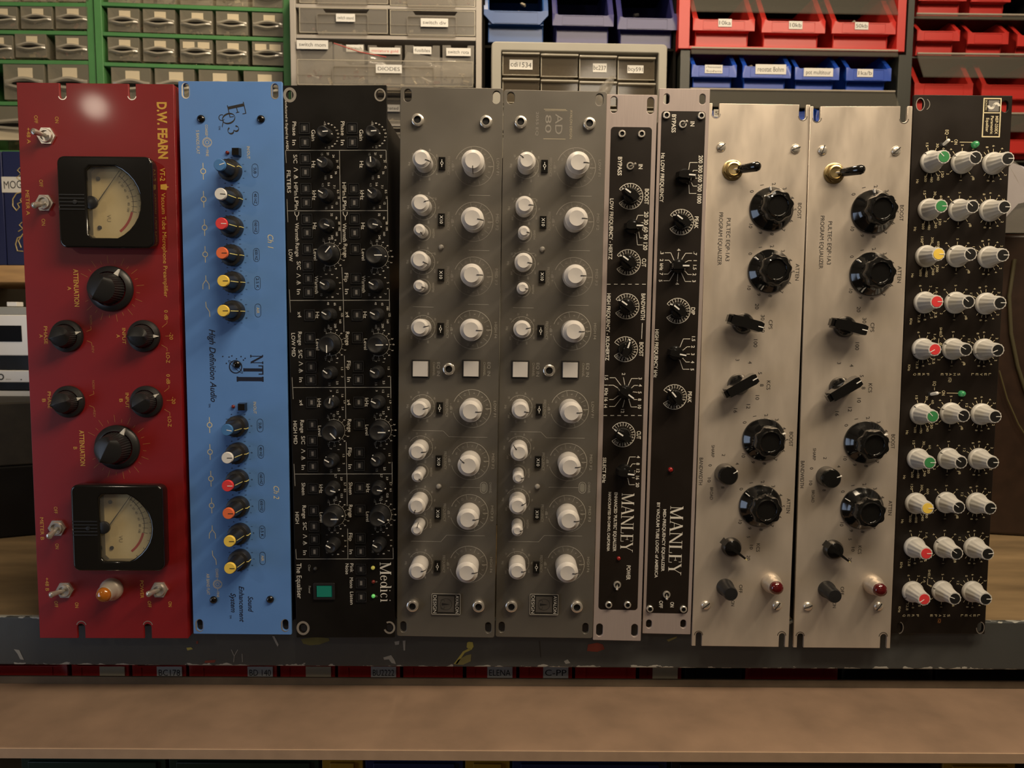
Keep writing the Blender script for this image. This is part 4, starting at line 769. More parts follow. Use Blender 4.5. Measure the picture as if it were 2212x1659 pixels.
# paint spots
ff=back_frame(1106,1400,SHELF_Y)
ps=MB(); Yl=K('dried yellow paint',(.40,.36,.08),.6); Rd=K('dried red paint',(.20,.035,.02),.6); Wh=K('scraped primer',(.30,.30,.28),.7)
def blob(pts,m):
    q=[ff.loc(*p) for p in pts]; ps.add([(x,y,.25) for x,y in q],[tuple(range(len(q)))],m)
blob([(1009,1388),(1013,1386),(1021,1387),(1023,1396),(1019,1403),(1012,1402),(1008,1398)],Yl); blob([(1012,1401),(1019,1403),(1004,1410),(997,1420),(988,1434),(980,1434),(992,1418),(1000,1407)],Yl); blob([(990,1425),(1008,1415),(1018,1413),(1017,1428),(1000,1436),(983,1435)],K('dull olive paint',(.22,.20,.07),.6))
blob([(650,1380),(680,1376),(710,1378),(712,1384),(690,1392),(670,1394),(655,1390)],K('faint olive paint',(.13,.12,.03),.7))
blob([(1270,1392),(1290,1388),(1302,1392),(1306,1402),(1290,1408),(1268,1406)],Rd); blob([(443,1427),(466,1425),(464,1431),(442,1432)],Rd); blob([(403,1399),(413,1398),(417,1402),(405,1405)],Yl); blob([(424,1385),(428,1384),(428,1390),(424,1391)],Rd)
blob([(588,1374),(593,1374),(602,1392),(600,1397),(596,1390)],Wh); blob([(828,1420),(845,1415),(852,1425),(855,1434),(846,1432),(840,1424),(830,1425)],Wh); blob([(1440,1382),(1462,1374),(1461,1378),(1444,1386)],K('dull olive paint',(.22,.20,.07),.6)); blob([(30,1402),(42,1404),(52,1425),(44,1424),(38,1412)],Wh)
blob([(870,1384),(876,1383),(875,1405),(872,1405)],Wh); blob([(852,1386),(863,1384),(862,1392),(854,1393)],Wh); blob([(1218,1428),(1226,1424),(1232,1432),(1222,1434)],Wh)
for a in(((500,1403),(506,1417)),((506,1417),(514,1403)),((506,1417),(505,1430)),((523,1412),(524,1430)),((1165,1385),(1168,1420))):
    p,q=ff.loc(*a[0]),ff.loc(*a[1]); ps.line(*p,*q,.6 ,Wh if a[0][0]<1000 else M_ink,z=.26)
o=ps.obj('paint_spots',None,smooth=0); o.parent=B; o.matrix_parent_inverse=Matrix.Identity(4); o.matrix_local=Matrix.Translation((0,-SHELF_Y,-SHELF_Z))@ff.M
# ============================================================ background things
M_clr=K('clear plastic',(.62,.58,.47),.10,alpha=.20,spec=1,coat=.5)
M_milk=K('milky plastic',(.45,.43,.40),.2,alpha=.26,spec=.8)
M_film=K('clear film',(.5,.48,.45),.12,alpha=.22,spec=.9); M_cov=K('clear cover',(.35,.34,.30),.10,alpha=.14,spec=1,coat=.6)
M_lip=K('clear plastic lip',(.55,.51,.42),.15,alpha=.62,spec=.9)
M_paper=K('cream paper',(.66,.57,.40),.8); M_wp=K('white label paper',(.74,.73,.70),.7)
M_green=K('green cabinet paint',(.085,.26,.088),.42,noise=.1,nscale=30)
M_lg=K('light grey plastic',(.40,.37,.335),.5,noise=.06,nscale=20); M_bg=K('grey beige plastic',(.345,.33,.285),.5,noise=.06,nscale=20)
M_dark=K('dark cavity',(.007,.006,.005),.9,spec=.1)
cm=[K('loose parts %d'%i,c,r,me) for i,(c,r,me) in enumerate((((.30,.26,.2),.5,0),((.6,.57,.5),.25,.6),((.10,.08,.07),.5,0),((.45,.2,.1),.35,.8),((.42,.36,.22),.5,0),((.22,.06,.05),.5,0),((.75,.68,.52),.5,0),((.02,.02,.02),.4,0)))]
def lumps(x0,x1,y0,y1,z0,z1,n,pal=None,s=4):
    b=MB()
    for i in range(n):
        m=random.choice(pal or cm); a=random.uniform(.5,1)*s; T=Matrix.Translation((random.uniform(x0+s,x1-s),random.uniform(y0+a*.5,max(y0+a,y1)),random.uniform(z0+s,z1-s)))@Matrix.Rotation(random.uniform(0,3),4,Vector((random.random(),random.random(),random.random()+.1)).normalized())
        if random.random()<.5: b.box(-a,a,-a*.5,a*.5,-a*.4,a*.4,m,T)
        else: b.lathe([(0,-a*.6),(a*.45,-a*.6),(a*.45,a*.6),(0,a*.6)],m,8,T=T)
    return b
def rect(f,x0,y0,x1,y1,h=0):
    a,b,c,d=f.loc(x0,y0,h),f.loc(x1,y0,h),f.loc(x1,y1,h),f.loc(x0,y1,h)
    return (a[0]+d[0])/2,(b[0]+c[0])/2,(c[1]+d[1])/2,(a[1]+b[1])/2
def small_drawer(f,root,px,out=0,pal=None,dark=0,labels=1,dep=75):
    x0,x1,y0,y1=rect(f,*px); w,h=x1-x0,y1-y0; z=out; b=MB(); t=1.2
    b.box(x0,x1,y0,y1,z-t,z,M_clr); b.box(x0,x0+t,y0,y1,z-dep,z-t,M_clr); b.box(x1-t,x1,y0,y1,z-dep,z-t,M_clr); b.box(x0,x1,y0,y0+t,z-dep,z-t,M_clr); b.box(x0,x1,y0,y1,z-dep,z-dep+t,M_clr)
    o=b.obj('drawer',root)
    lumps(x0+t,x1-t,y0+t,y0+h*.5,z-dep+4,z-t-1,16,pal).obj('contents',o,smooth=0)
    # curved finger lip
    n=12; q=MB()
    for yb,sg,de in((y0+h*.56,-1,2.5),(y0+h*.36,1,6)):
        v=[]
        for i in range(n+1):
            u=i/n; x=x0+w*.03+w*.94*u; bl=math.sin(PI*u); zz=z+.8+de*bl**.5; sag=sg*h*.05*math.cos(2*PI*u)
            v+=[(x,yb+h*.05+sag,z+.5),(x,yb+sag+h*.035,zz),(x,yb+sag-h*.03,zz),(x,yb-h*.06+sag,z+.5)]
        q.add(v,[(4*i+j,4*i+4+j,4*i+5+j,4*i+1+j) for i in range(n) for j in range(3)],M_lip)
    q.obj('drawer_pull',o)
    MB().prism([(x0+w*(.5+.30*math.cos(R(t))),y0+h*.46+h*.055*math.sin(R(t))) for t in range(0,360,20)],z+.1,z+.6,M_dark).obj('slot_shade',o,smooth=0)  # dark oval stands in for the shade between the two lips
    if labels:
        p=MB()
        for k in range(labels):
            lw=w*.36; cx=x0+w*(.54 if labels==1 else .27+.46*k); p.box(cx-lw/2,cx+lw/2,y0+h*.62,y0+h*.9,z,z+.3,M_paper)
        p.obj('paper_label',o,smooth=0)
    if dark: MB().box(x0+2,x1-2,y0+2,y1-2,z-6,z-4,K('dark foam',(.02,.02,.02),.6)).obj('divider',o,smooth=0)
    return o
def cabinet(name,label,cat,f,px,mat_,post,shelves,dep=110,back=True,zb=None):
    """px outer rect; post width px; shelves = px y centre list with thickness"""
    root=thing(name,label,cat,f.M); x0,x1,y0,y1=rect(f,*px); k=f.k; pw=post*k
    if zb is not None: y0=(zb-f.M.translation.z)*1000+.3
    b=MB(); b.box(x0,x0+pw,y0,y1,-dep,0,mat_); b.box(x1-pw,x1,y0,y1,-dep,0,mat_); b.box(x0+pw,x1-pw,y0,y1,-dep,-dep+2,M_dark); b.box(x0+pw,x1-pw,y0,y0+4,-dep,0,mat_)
    for sx,sy,th in shelves:
        _,y=f.loc(sx,sy); b.box(x0+pw,x1-pw,y-th*k/2,y+th*k/2,-dep+2,-.5,mat_)
    b.obj('cabinet_frame',root,bev=.6); return root
# --- left green cabinet
fl=back_frame(100,200,1.15,1.2); bxz=back_frame(20,326,1.13).M.translation.z
GL=cabinet('drawer_cabinet','green small-parts drawer cabinet at far left, above the navy box','drawer cabinet',fl,(-75,-60,206,322),M_green,15,[(100,9,8),(100,70,8),(100,134,8),(100,224,8)],zb=bxz+.0005)
for r in((-33,14,37,62),(45,14,113,62),(120,14,190,62),(-40,76,28,126),(33,73,100,124),(120,77,190,128),(8,139,96,215),(104,139,192,215),(-75,139,0,215),(-40,-50,40,3),(50,-50,118,3),(125,-50,190,3)):
    if r[0]>-60: small_drawer(fl,GL,r)
for r in((-60,230,190,304),): 
    o=small_drawer(fl,GL,r,labels=0); x0,x1,y0,y1=rect(fl,-50,282,180,303); MB().box(x0,x1,y0,y1,.1,.6,M_paper).obj('paper_label',o)
# --- right green cabinet
fr=back_frame(228,100,1.15,4.6)
GR=cabinet('drawer_cabinet','green small-parts drawer cabinet behind the blue faceplate, next to the grey cabinet','drawer cabinet',fr,(212,-60,630,560),M_green,15,[(420,15,8),(420,79,8),(420,144,8),(420,226,8),(420,300,8)],zb=UZ)
for j,(ya,yb) in enumerate(((-48,6),(18,68),(81,131))):
    for i,(xa,xb) in enumerate(((233,301),(309,378),(389,459),(467,535),(545,613))):
        dy=(xa-233)*.031; pal=[cm[7],cm[2],cm[1]] if i==4 else ([cm[6],cm[1],cm[4]] if i in(2,3) else None)
        small_drawer(fr,GR,(xa,ya+dy,xb,yb+dy),pal=pal,dark=(i==4),labels=2 if (i==4 and j==2) or (i==2 and j==2) else 1)
for xa,xb,dk in((241,326,0),(335,420,0),(430,514,0),(527,611,1)): dy=(xa-233)*.028; small_drawer(fr,GR,(xa,146+dy,xb,215+dy),pal=[cm[6],cm[1]] if not dk else [cm[7]],dark=dk)
# --- light grey cabinet with wide drawers
fg=back_frame(640,100,1.12,1.6); fg.k=1.12*1000/F
GC=cabinet('drawer_cabinet','light grey drawer cabinet with DIODES drawer and switch labels, above the black equaliser','drawer cabinet',fg,(630,-60,1040,560),M_lg,12,[(840,15,8),(840,81,8),(840,192,6),(840,268,8),(840,330,8)],zb=UZ)
def wide(px,text,lab,out=0,col=None,mat_=None,dep=90,pal=None,tab=True):
    x0,x1,y0,y1=rect(fg,*px,out); w,h=x1-x0,y1-y0; t=1.2; z=out; m=mat_ or M_milk; b=MB()
    b.plate([[(x0,y0),(x1,y0),(x1,y1),(x0+w*.8,y1),(x0+w*.76,y0+h*.8),(x0+w*.3,y0+h*.8),(x0+w*.26,y1),(x0,y1)]],z-t,z,m); b.box(x0,x0+t,y0,y1,z-dep,z-t,m); b.box(x1-t,x1,y0,y1,z-dep,z-t,m); b.box(x0,x1,y0,y0+t,z-dep,z-t,m)
    o=b.obj('drawer',GC); lumps(x0+2,x1-2,y0+2,y0+h*.35,z-dep+4,z-4,int(w/5)+6,pal or [cm[0],cm[1],cm[2],cm[5],cm[6]],5).obj('contents',o,smooth=0)
    if tab: q=MB(); q.plate([rrect(x0+w*.2,x0+w*.78,y0+h*.02,y0+h*.74,3),rrect(x0+w*.2+1.2,x0+w*.78-1.2,y0+h*.02-3,y0+h*.74-1.2,2)],z,z+3,m); q.box(x0,x1,y0+h*.38,y0+h*.42,z,z+.8,m); q.plate([rrect(x0+.2,x1-.2,y0+.2,y1-.2,1),rrect(x0+1.3,x1-1.3,y0+1.3,y1-1.3,1)],z,z+.4,M_lip); q.obj('drawer_pull',o)
    if lab:
        a0,a1,b0,b1=rect(fg,*lab,out+3); l=MB().box(a0,a1,b0,b1,z+3,z+3.5,M_wp); l.text(text,(a0+a1)/2,(b0+b1)/2,(b1-b0)*.42,col or M_ink,L=(a1-a0)*.85,ang=-1,z=z+3.55); l.obj('name_label',o,smooth=0)
wide((646,17,838,72),'switch sound',(726,30,767,47)); wide((842,22,1027,77),'switch div',(909,40,968,58)); wide((646,-60,838,8),'',None); wide((842,-60,1027,14),'',None)
wide((637,90,718,180),'switch mom',(641,87,709,106),tab=False); wide((722,95,787,180),'switch',(748,97,785,112),tab=False); wide((795,98,868,180),'miniature gold',(798,103,865,117),tab=False,col=K('red print',(.6,.04,.05),.6)); wide((875,98,950,180),'fusibles',(893,101,932,117),tab=False); wide((956,98,1024,180),'switch rota',(964,104,1017,121),tab=False)
wide((642,130,1022,186),'DIODES',(812,140,868,158),out=46); wide((646,198,1024,262),'laminated',(815,226,864,241)); wide((646,275,1024,326),'',None)
# resealable bags bulging over the DIODES drawer
def bag(name,label,f,pts,z0,bulge=8,m=None,parts=None,seal=None):
    """crumpled bag: px outline, front and back sheets"""
    q=[f.loc(*p,z0) for p in pts]; cx=sum(a for a,_ in q)/len(q); cy=sum(b for _,b in q)/len(q); b=MB(); n=len(q)
    rings=[(1,0),(.82,.75),(.5,1.1),(.2,.8)]
    for s in(1,-1):
        v=[];F_=[]
        for sc_,hz in rings:
            for x,y in q: v.append((cx+(x-cx)*sc_,cy+(y-cy)*sc_,z0+s*bulge*hz*(.55+.9*random.random() if hz else 0)))
        v.append((cx,cy,z0+s*bulge*.8))
        for j in range(3):
            for i in range(n): k=(i+1)%n; F_.append((j*n+i,j*n+k,(j+1)*n+k,(j+1)*n+i))
        for i in range(n): F_.append((3*n+i,3*n+(i+1)%n,4*n))
        b.add(v,F_,m or M_film)
    r=thing(name,label,'plastic bag',f.M); b.obj('bag_film',r,smooth=1.2)
    if parts: lumps(*parts).obj('bag_contents',r,smooth=0)
    if seal: a,c=f.loc(*seal[0],z0),f.loc(*seal[1],z0); MB().tube([(a[0],a[1],z0+3),((a[0]+c[0])/2,(a[1]+c[1])/2-3,z0+5),(c[0],c[1],z0+3)],.6,K('red seal strip',(.55,.05,.04),.5),6).obj('seal_strip',r)
    return r
xa,xb,ya,yb=rect(fg,660,135,800,172,30)
bag('parts_bag','clear bag with red seal strip, spilling out of the DIODES drawer',fg,[(700,118),(722,92),(800,112),(830,128),(838,150),(800,172),(700,178),(655,160)],32,7,parts=(xa,xb,ya,yb-8,22,38,14,[cm[5],cm[3],cm[1]],4),seal=((722,95),(835,125)))
xa,xb,ya,yb=rect(fg,900,150,1010,178,30)
bag('parts_bag','grey crumpled clear bag at right end of the DIODES drawer',fg,[(880,112),(930,122),(1005,130),(1020,145),(1015,178),(930,182),(885,165),(868,140)],32,7,parts=(xa,xb,ya,yb-6,24,38,10,[cm[2],cm[6],cm[1]],4))
# --- storage bins
def bin_(f,name,label,group,px,ybot,m,lab=None,txt='',dep=95,up=.9,taper=0,fill=0,ml=None,ht=None):
    """px = lip rectangle in photo"""
    x0,x1,yl,yt=rect(f,*px); yb=f.loc((px[0]+px[2])/2,ybot)[1]; w=x1-x0; top=yt+w*.16*up+2; t=1.4; r=thing(name,label,'storage bin',f.M@Matrix.Translation(((x0+x1)*.0005,yb*.001,0)),group)
    c=(x0+x1)/2; x0-=c; x1-=c; yl-=yb; yt-=yb; top-=yb; b=MB(); i=w*.07
    def side(x,s): b.prism([(-9,.01),(-7,yl),(2,yt),(-dep*.28,top),(-dep,top),(-dep,.01)],0,t,m,T=Matrix(((0,0,s,x),(0,1,0,0),(1,0,0,0),(0,0,0,1))))
    side(x0+i,1); side(x1-i,-1); b.box(x0+i,x1-i,0,yl+2,-9-t,-9,m); b.box(x0+i,x1-i,yl,yl+t,-9,0,m); b.box(x0+i,x1-i,0,t,-dep,-9,m); b.box(x0+i,x1-i,0,top,-dep,-dep+t,m)
    for s,x in((1,x0),(-1,x1)):
        a=[(x,yt,2.4),(x+s*i,yt,2.4),(x+s*i,top,-dep*.28),(x,top,-dep*.28),(x,top,-dep),(x+s*i,top,-dep)]
        b.add([(p[0],p[1]-1.2*k,p[2]) for k in(0,1) for p in a],[(0,1,2,3),(3,2,5,4),(6,7,8,9)[::-1],(9,8,11,10)[::-1],(0,3,9,6),(3,4,10,9),(0,6,7,1),(1,7,8,2),(2,8,11,5)],m)
    b.obj('bin_body',r,bev=.4)
    q=MB(); hh=yt-yl; tp=w*taper
    q.prism([(x0+tp,yl),(x1-tp,yl),(x1,yt-hh*.35*(taper>0)),(x1,yt),(x1-i,yt),(x1-i*1.6,yt-1.6),(x0+i*1.6,yt-1.6),(x0+i,yt),(x0,yt),(x0,yt-hh*.35*(taper>0))],.05,3.2,m)
    q.plate([rrect(x0+w*.16,x1-w*.16,yl+1.2,yt-2.6,.5),rrect(x0+w*.16+.7,x1-w*.16-.7,yl+1.9,yt-3.3,.4)],3.1,3.8,m)
    lp=q.obj('label_lip',r,bev=.3)
    if lab:
        a0,a1,b0,b1=rect(f,*lab); a0-=c;a1-=c;b0-=yb;b1-=yb; l=MB().box(a0,a1,b0,b1,3.9,4.2,ml or M_wp)
        ln=txt.split('|')
        for n,s_ in enumerate(ln): l.text(s_,(a0+a1)/2,b1-(b1-b0)*(n+.5)/len(ln),(b1-b0)*.5/len(ln),M_ink,L=(a1-a0)*.85,ang=0,z=4.25)
        l.obj('name_label',lp,smooth=0)
    if fill: lumps(x0+i+2,x1-i-2,t,top*.6,-dep+3,-4,fill,[cm[2],cm[7],cm[0],cm[1]],7).obj('contents',r,smooth=0)
    return r
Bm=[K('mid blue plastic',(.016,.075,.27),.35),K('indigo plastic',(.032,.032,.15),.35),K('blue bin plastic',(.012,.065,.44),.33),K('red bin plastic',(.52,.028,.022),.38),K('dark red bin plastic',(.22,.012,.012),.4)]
M_rk=K('black rack plastic',(.03,.032,.026),.45)
fb=back_frame(1250,60,1.2,2.2)
for px,yb,m,l,tp in(((1045,23,1184,54),88,Bm[0],'mid blue storage bin, leftmost above the beige cabinet',.13),((1193,32,1325,58),94,Bm[1],'indigo storage bin between the mid blue bin and the one with a pale scrap inside',0),((1333,38,1462,66),100,Bm[1],'indigo storage bin beside the red bin tray',0)):
    bin_(fb,'storage_bin',l,'blue bins above the beige cabinet',px,yb,m,taper=tp,dep=120,up=4,fill=5)
rk=thing('bin_rack','dark rack behind the beige cabinet that holds the three blue bins','rack',fb.M); x0,x1,y0,y1=rect(fb,1042,-60,1463,100); yz=(UZ-fb.M.translation.z)*1000+.3
b=MB(); b.box(x0,x1,yz,y1,-135,-131,M_dark); b.box(x0,x0+4,yz,y1,-131,-2,M_dark); b.box(x1-4,x1,yz,y1,-131,-2,M_dark); _,ys=fb.loc(1250,96); b.box(x0+4,x1-4,ys-7,ys-3.2,-131,-1,M_dark); b.box(x0,x1,y1,y1+3,-135,10,M_dark); b.obj('rack_frame',rk)  # last box: unseen top panel added to shade the blue bins
# --- beige cabinet
fc=back_frame(1250,130,1.02,2.0); CB=thing('drawer_cabinet','beige drawer cabinet with rounded corners and four smoky drawers across, behind the grey faceplates','drawer cabinet',fc.M)
x0,x1,_,y1=rect(fc,1061,92,1437,560); y0=(UZ-fc.M.translation.z)*1000-80
ix0,ix1,_,iy1=rect(fc,1082,112,1418,560); iy0=y0+10
y0=(SHELF_Z-fc.M.translation.z)*1000+.3; iy0=y0+12
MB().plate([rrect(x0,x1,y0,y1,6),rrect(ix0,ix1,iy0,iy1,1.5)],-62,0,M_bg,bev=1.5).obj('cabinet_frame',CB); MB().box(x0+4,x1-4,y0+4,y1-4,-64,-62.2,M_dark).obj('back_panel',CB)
rows_=[(115,165),(171,225),(231,285),(291,345)]
sl=MB()
for (ya,yb),lst in zip(rows_,((('cdi1534',(1101,126,1151,147)),None,('bc237',(1282,134,1312,153)),('bcy591',(1357,138,1392,155))),(None,)*4,(None,)*4,(None,)*4)):
    for i,l in enumerate(lst):
        xa=1085+i*83.5; dy=i*3.4-5; a0,a1,b0,b1=rect(fc,xa,ya+dy,xa+81,yb+dy); t=1.2; b=MB()
        b.box(a0,a1,b0,b1,-6-t,-6,K('smoky clear plastic',(.17,.14,.10),.07,alpha=.34,spec=1,coat=.5)); b.box(a0,a1,b1-3.4,b1-1.2,-6,-1,M_lip); b.box(a0+.2,a0+1.4,b0+1,b1-4,-6,-5.2,M_lip); b.box(a0,a1,b0,b0+.9,-6,-5,M_lip); b.box(a0,a0+t,b0,b1,-56,-7.2,M_clr); b.box(a1-t,a1,b0,b1,-60,-7.2,M_clr); b.box(a0,a1,b0,b0+t,-60,-7.2,M_clr)  # pale strip along the left edge imitates a glint
        o=b.obj('drawer',CB,bev=.3); MB().box(a0+1.6,a1-1.6,b0+1.4,b0+(b1-b0)*.8,-55,-30,K('dull parts pile',(.12,.10,.08),.6,noise=.5,nscale=200)).obj('contents',o,bev=2)
        if l: q0,q1,r0,r1=rect(fc,*l[1]); MB().box(q0,q1,r0,r1,-5.9,-5.6,M_wp).text(l[0],(q0+q1)/2,(r0+r1)/2,(r1-r0)*.5,M_ink,L=(q1-q0)*.9,ang=-3,z=-5.5).obj('name_label',o,smooth=0)
bag('parts_bag','crumpled clear bag hanging from a drawer of the beige cabinet',fc,[(1296,186),(1318,164),(1328,163),(1326,180),(1316,205),(1300,225),(1290,215)],9,5,m=M_milk)
# --- racks at right
fd=back_frame(1700,100,1.2,1.6)
rk=thing('bin_rack','black rack with red tray and clear covers, behind the silver faceplates','rack',fd.M); yz=(UZ-fd.M.translation.z)*1000+.3; b=MB()
for xa,xb,m,yt_,yb_ in((1468,1489,M_rk,105,0),(1938,1954,M_rk,118,0),(1957,1971,M_rk,-60,0)):
    x0,x1,_,y1=rect(fd,xa,yt_,xb,300); b.box(x0,x1,yz,y1,-120,0,m)
x0,_,_,_=rect(fd,1468,0,1489,10); _,x1,_,_=rect(fd,1938,0,1969,10); b.box(x0,x1,yz,rect(fd,1468,-60,1489,0)[3],-124,-121,M_dark); b.box(x0,x1,rect(fd,1468,-60,1489,0)[3]+.1,rect(fd,1468,-60,1489,0)[3]+3,-124,10,M_rk); b.obj('rack_frame',rk,bev=.5)  # last box: unseen top panel, added to keep light off the bins
b=MB(); x0,x1,_,_=rect(fd,1466,0,1490,10); y0=fd.loc(1478,107)[1]; b.box(x0,x1,y0+.2,y0+110,-118,4,Bm[3]); x2,x3,_,_=rect(fd,1938,0,1956,10); b.box(x2,x3,y0+.2,y0+110,-118,4,Bm[3]); b.box(x1,x2,y0+.2,y0+4.5,-118,4,Bm[3])
b.obj('red_tray',rk,bev=.5,label='red tray frame')
gl=K('polished edge plastic',(.42,.38,.32),.12,spec=1)
def cover(ya,yb,xa,xb,f,root,z0=0,z1=30):
    p0,p1,q0,q1=rect(f,xa,ya,xb,yb); c=MB(); c.add([(p0,q1,z0),(p1,q1,z0),(p1,q0,z1),(p0,q0,z1),(p0,q1-1,z0-1.5),(p1,q1-1,z0-1.5),(p1,q0-1,z1-1.5),(p0,q0-1,z1-1.5)],[(0,3,2,1),(4,5,6,7),(0,1,5,4),(1,2,6,5),(2,3,7,6),(3,0,4,7)],M_cov)
    o=c.obj('dust_cover',root); MB().tube([(p0,q1,z0+1),(p1,q1,z0+1)],1.6,gl,8).obj('cover_hinge',o)
cover(-70,32,1492,1937,fd,rk,-30,9); cover(108,121,1492,1937,fd,rk,2,6); cover(196,240,1490,1930,fd,rk,2,22)
for i,(px,yb,l,t,ds) in enumerate((((1496,42,1629,68),104,(1550,43,1579,60),'10ka','10ka'),((1644,45,1781,73),106,(1702,48,1731,65),'10kb','10kb'),((1795,48,1933,75),107,(1844,50,1873,66),'50kb','50kb'))):
    bin_(fd,'storage_bin','red storage bin labelled %s in the red tray'%ds,'red bins in the red tray',px,yb,Bm[3],lab=l,txt=t,dep=110,up=2.7,fill=8)
for px,yb,l,t,ds in(((1493,141,1590,168),186,(1521,142,1559,160),'rheostat|5ohm','5ohm'),((1603,143,1707,170),189,(1630,141,1696,162),'reostat 8ohm','reostat 8ohm'),((1716,147,1811,174),192,(1734,149,1797,167),'pot multitour','pot multitour'),((1826,148,1923,176),195,(1849,151,1883,168),'1ka/b','1ka/b')):
    bin_(fd,'storage_bin','small royal blue storage bin labelled %s above the silver faceplates'%ds,'small royal blue bins',px,yb,Bm[2],lab=l,txt=t,dep=90,up=2.1,fill=4 if '8ohm' in t or 'multi' in t else 0)
q=MB(); x0,x1,_,_=rect(fd,1490,0,1937,10)
for yy in(191,260): y=fd.loc(1700,yy)[1]; q.box(x0,x1,y-3.2,y-.6,-118,-1,M_rk)
q.obj('rack_shelf',rk)
for px in((1500,238,1600,262),(1690,240,1757,264),(1760,240,1850,264)):
    bin_(fd,'storage_bin','royal blue storage bin half hidden behind the slots of the silver faceplates','royal blue bins seen through the slots',px,256+5,Bm[2],dep=80,up=.8,lab=(px[0]+40,px[1],px[0]+75,px[1]+16) if px[0]!=1690 else None,txt='5ka')
fe=back_frame(2100,100,1.22,1.0)
rk=thing('bin_rack','black rack of red bins at far right, beyond the faceplates','rack',fe.M); yz=(UZ-fe.M.translation.z)*1000+.3; b=MB()
x0,x1,_,yt=rect(fe,1973,-60,2290,0); b.box(x0,x1,yz,yt,-124,-121,M_dark); b.box(x0,x0+3,yz,yt,-121,-1,M_rk); b.box(x1-3,x1,yz,yt,-121,-1,M_rk); b.box(x0,x1,yt+.1,yt+3,-124,4,M_rk)  # last box: unseen top panel added for shade on the red bins
for yy in(36,122,246,345,430): y=fe.loc(2100,yy)[1]; b.box(x0+3,x1-3,y-3.2,y-.6,-121,-1,M_rk)
b.obj('rack_frame',rk,bev=.4)
cover(33,44,1977,2284,fe,rk,2,6); cover(119,178,1977,2284,fe,rk,3,26); cover(246,290,1977,2284,fe,rk,3,20)
n=0
for px,yb,w in(((1982,-16,2086,4),30,'topmost row, left'),((2096,-14,2181,6),31,'topmost row, right'),((1979,66,2071,90),116,'second row, left'),((2088,70,2176,97),118,'second row, middle'),((2195,76,2290,102),118,'second row, cut by the right edge'),((1973,180,2099,212),240,'third row, larger, left of two'),((2118,182,2245,216),240,'third row, larger, right of two'),((2120,300,2250,332),341,'fourth row, beside the black parametric faceplate')):
    bin_(fe,'storage_bin','red storage bin at far right, '+w,'red bins at far right',px,yb,Bm[3],dep=95,up=2.3 if px[3]-px[1]<30 else 2.6)
# --- left: navy box, white hi-fi units, black case
fn=back_frame(20,450,1.1,0); 
def navy(xa,xb,label,txt):
    x0,x1,_,y1=rect(fn,xa,327,xb,570); y0=(UZ-fn.M.translation.z)*1000+.3; r=thing('cardboard_box',label,'box',fn.M)
    o=MB().box(x0,x1,y0,y1,-170,0,K('navy cardboard',(.012,.018,.085),.45)).obj('box_body',r,bev=.8)
    if txt:
        g=K('gold script',(.55,.42,.16),.4); q=MB()
        def cv(pts): q.tube([(*fn.loc(a,b),.3) for a,b in pts],.7,g,5)
        cv([(44,362),(38,368),(46,376),(36,384),(48,392)]); cv([(48,415),(36,418),(28,430),(28,445),(36,455),(42,448),(38,440),(48,436)]); cv([(50,425),(44,432),(50,440)]); cv([(48,480),(42,486),(50,494),(40,500)]); cv([(48,510),(38,514),(34,528),(38,542),(50,543)]); cv([(50,505),(40,520),(46,535)])
        q.obj('gold_script',o); a0,a1,b0,b1=rect(fn,4,382,52,416); MB().box(a0,a1,b0,b1,.1,.5,M_wp).text('MOG',(a0+a1)/2,(b0+b1)/2,(b1-b0)*.48,M_ink,L=(a1-a0)*.8,ang=3,z=.6).obj('handwritten_label',o,smooth=0)
navy(10,110,'navy box with MO sticker under the green cabinet','1'); navy(-80,8,'navy box at the left picture edge, beside the one with the sticker','')
M_wh=K('white lacquer',(.82,.81,.79),.3); 
fa=back_frame(20,760,1.02,0); zc=back_frame(20,856,1.02).M.translation.z
def hifi(ya,yb,label,disp):
    x0,x1,y0,y1=rect(fa,-160,ya,130,yb); r=thing('hifi_unit',label,'audio device',fa.M)
    o=MB().box(x0,x1,y0,y1,-170,0,M_wh).obj('case',r,bev=1)
    if disp: a0,a1,b0,b1=rect(fa,-60,703,47,738); MB().box(a0,a1,b0,b1,-.5,.6,K('black display glass',(.004,.004,.005),.5,spec=.1)).obj('display',r,bev=.3)
    else: a=fa.loc(2,814); MB().arc(*a,3.5,0,360,1.6,M_ink,z=.3).text('phono',a[0]+10,a[1]-3,1.8,M_dw,ang=0,z=.3).obj('printed_logo',o,smooth=0); q=fa.loc(46,820); MB().lathe([(.8,0),(.8,.5),(0,.5)],M_ink,10,cx=q[0],cy=q[1]).obj('small_button',r)
    return r
# black case standing askew on the shelf, hi-fi units on top of it
fk=back_frame(30,1000,.90,0); r=thing('equipment_case','black lidded case standing askew on the shelf at far left','case',fk.M)
rot=Matrix.Rotation(R(24),4,'Y'); y0=(SHELF_Z-fk.M.translation.z)*1000+.3; y1=(zc-fk.M.translation.z)*1000-.5
xx,_=fk.loc(-30,1000); b=MB(); TT=Matrix.Translation((xx,0,-50))@rot
b.box(-160,150,y0,y0+(y1-y0)*.53,-160,0,M_blk,TT); b.obj('case_body',r,bev=2); b=MB(); b.box(-160,150,y0+(y1-y0)*.53+.5,y1,-160,-1,K('dark brown vinyl',(.03,.024,.015),.5,noise=.3,nscale=60),TT); b.obj('lid',r,bev=2)
MB().box(rect(fa,-160,0,0,1)[0],rect(fa,0,0,130,1)[1],(zc-fa.M.translation.z)*1000,fa.loc(20,845)[1],-168,-2,M_wh).obj('base',hifi(800,826,'white phono unit with a small round logo, under the one with the display',0))
xq=fa.loc(18,800)[1]; b=MB(); x0,x1,_,_=rect(fa,-150,0,120,1); b.box(x0,x1,fa.loc(20,843)[1]+.2,fa.loc(20,827)[1],-160,-6,M_blk); 
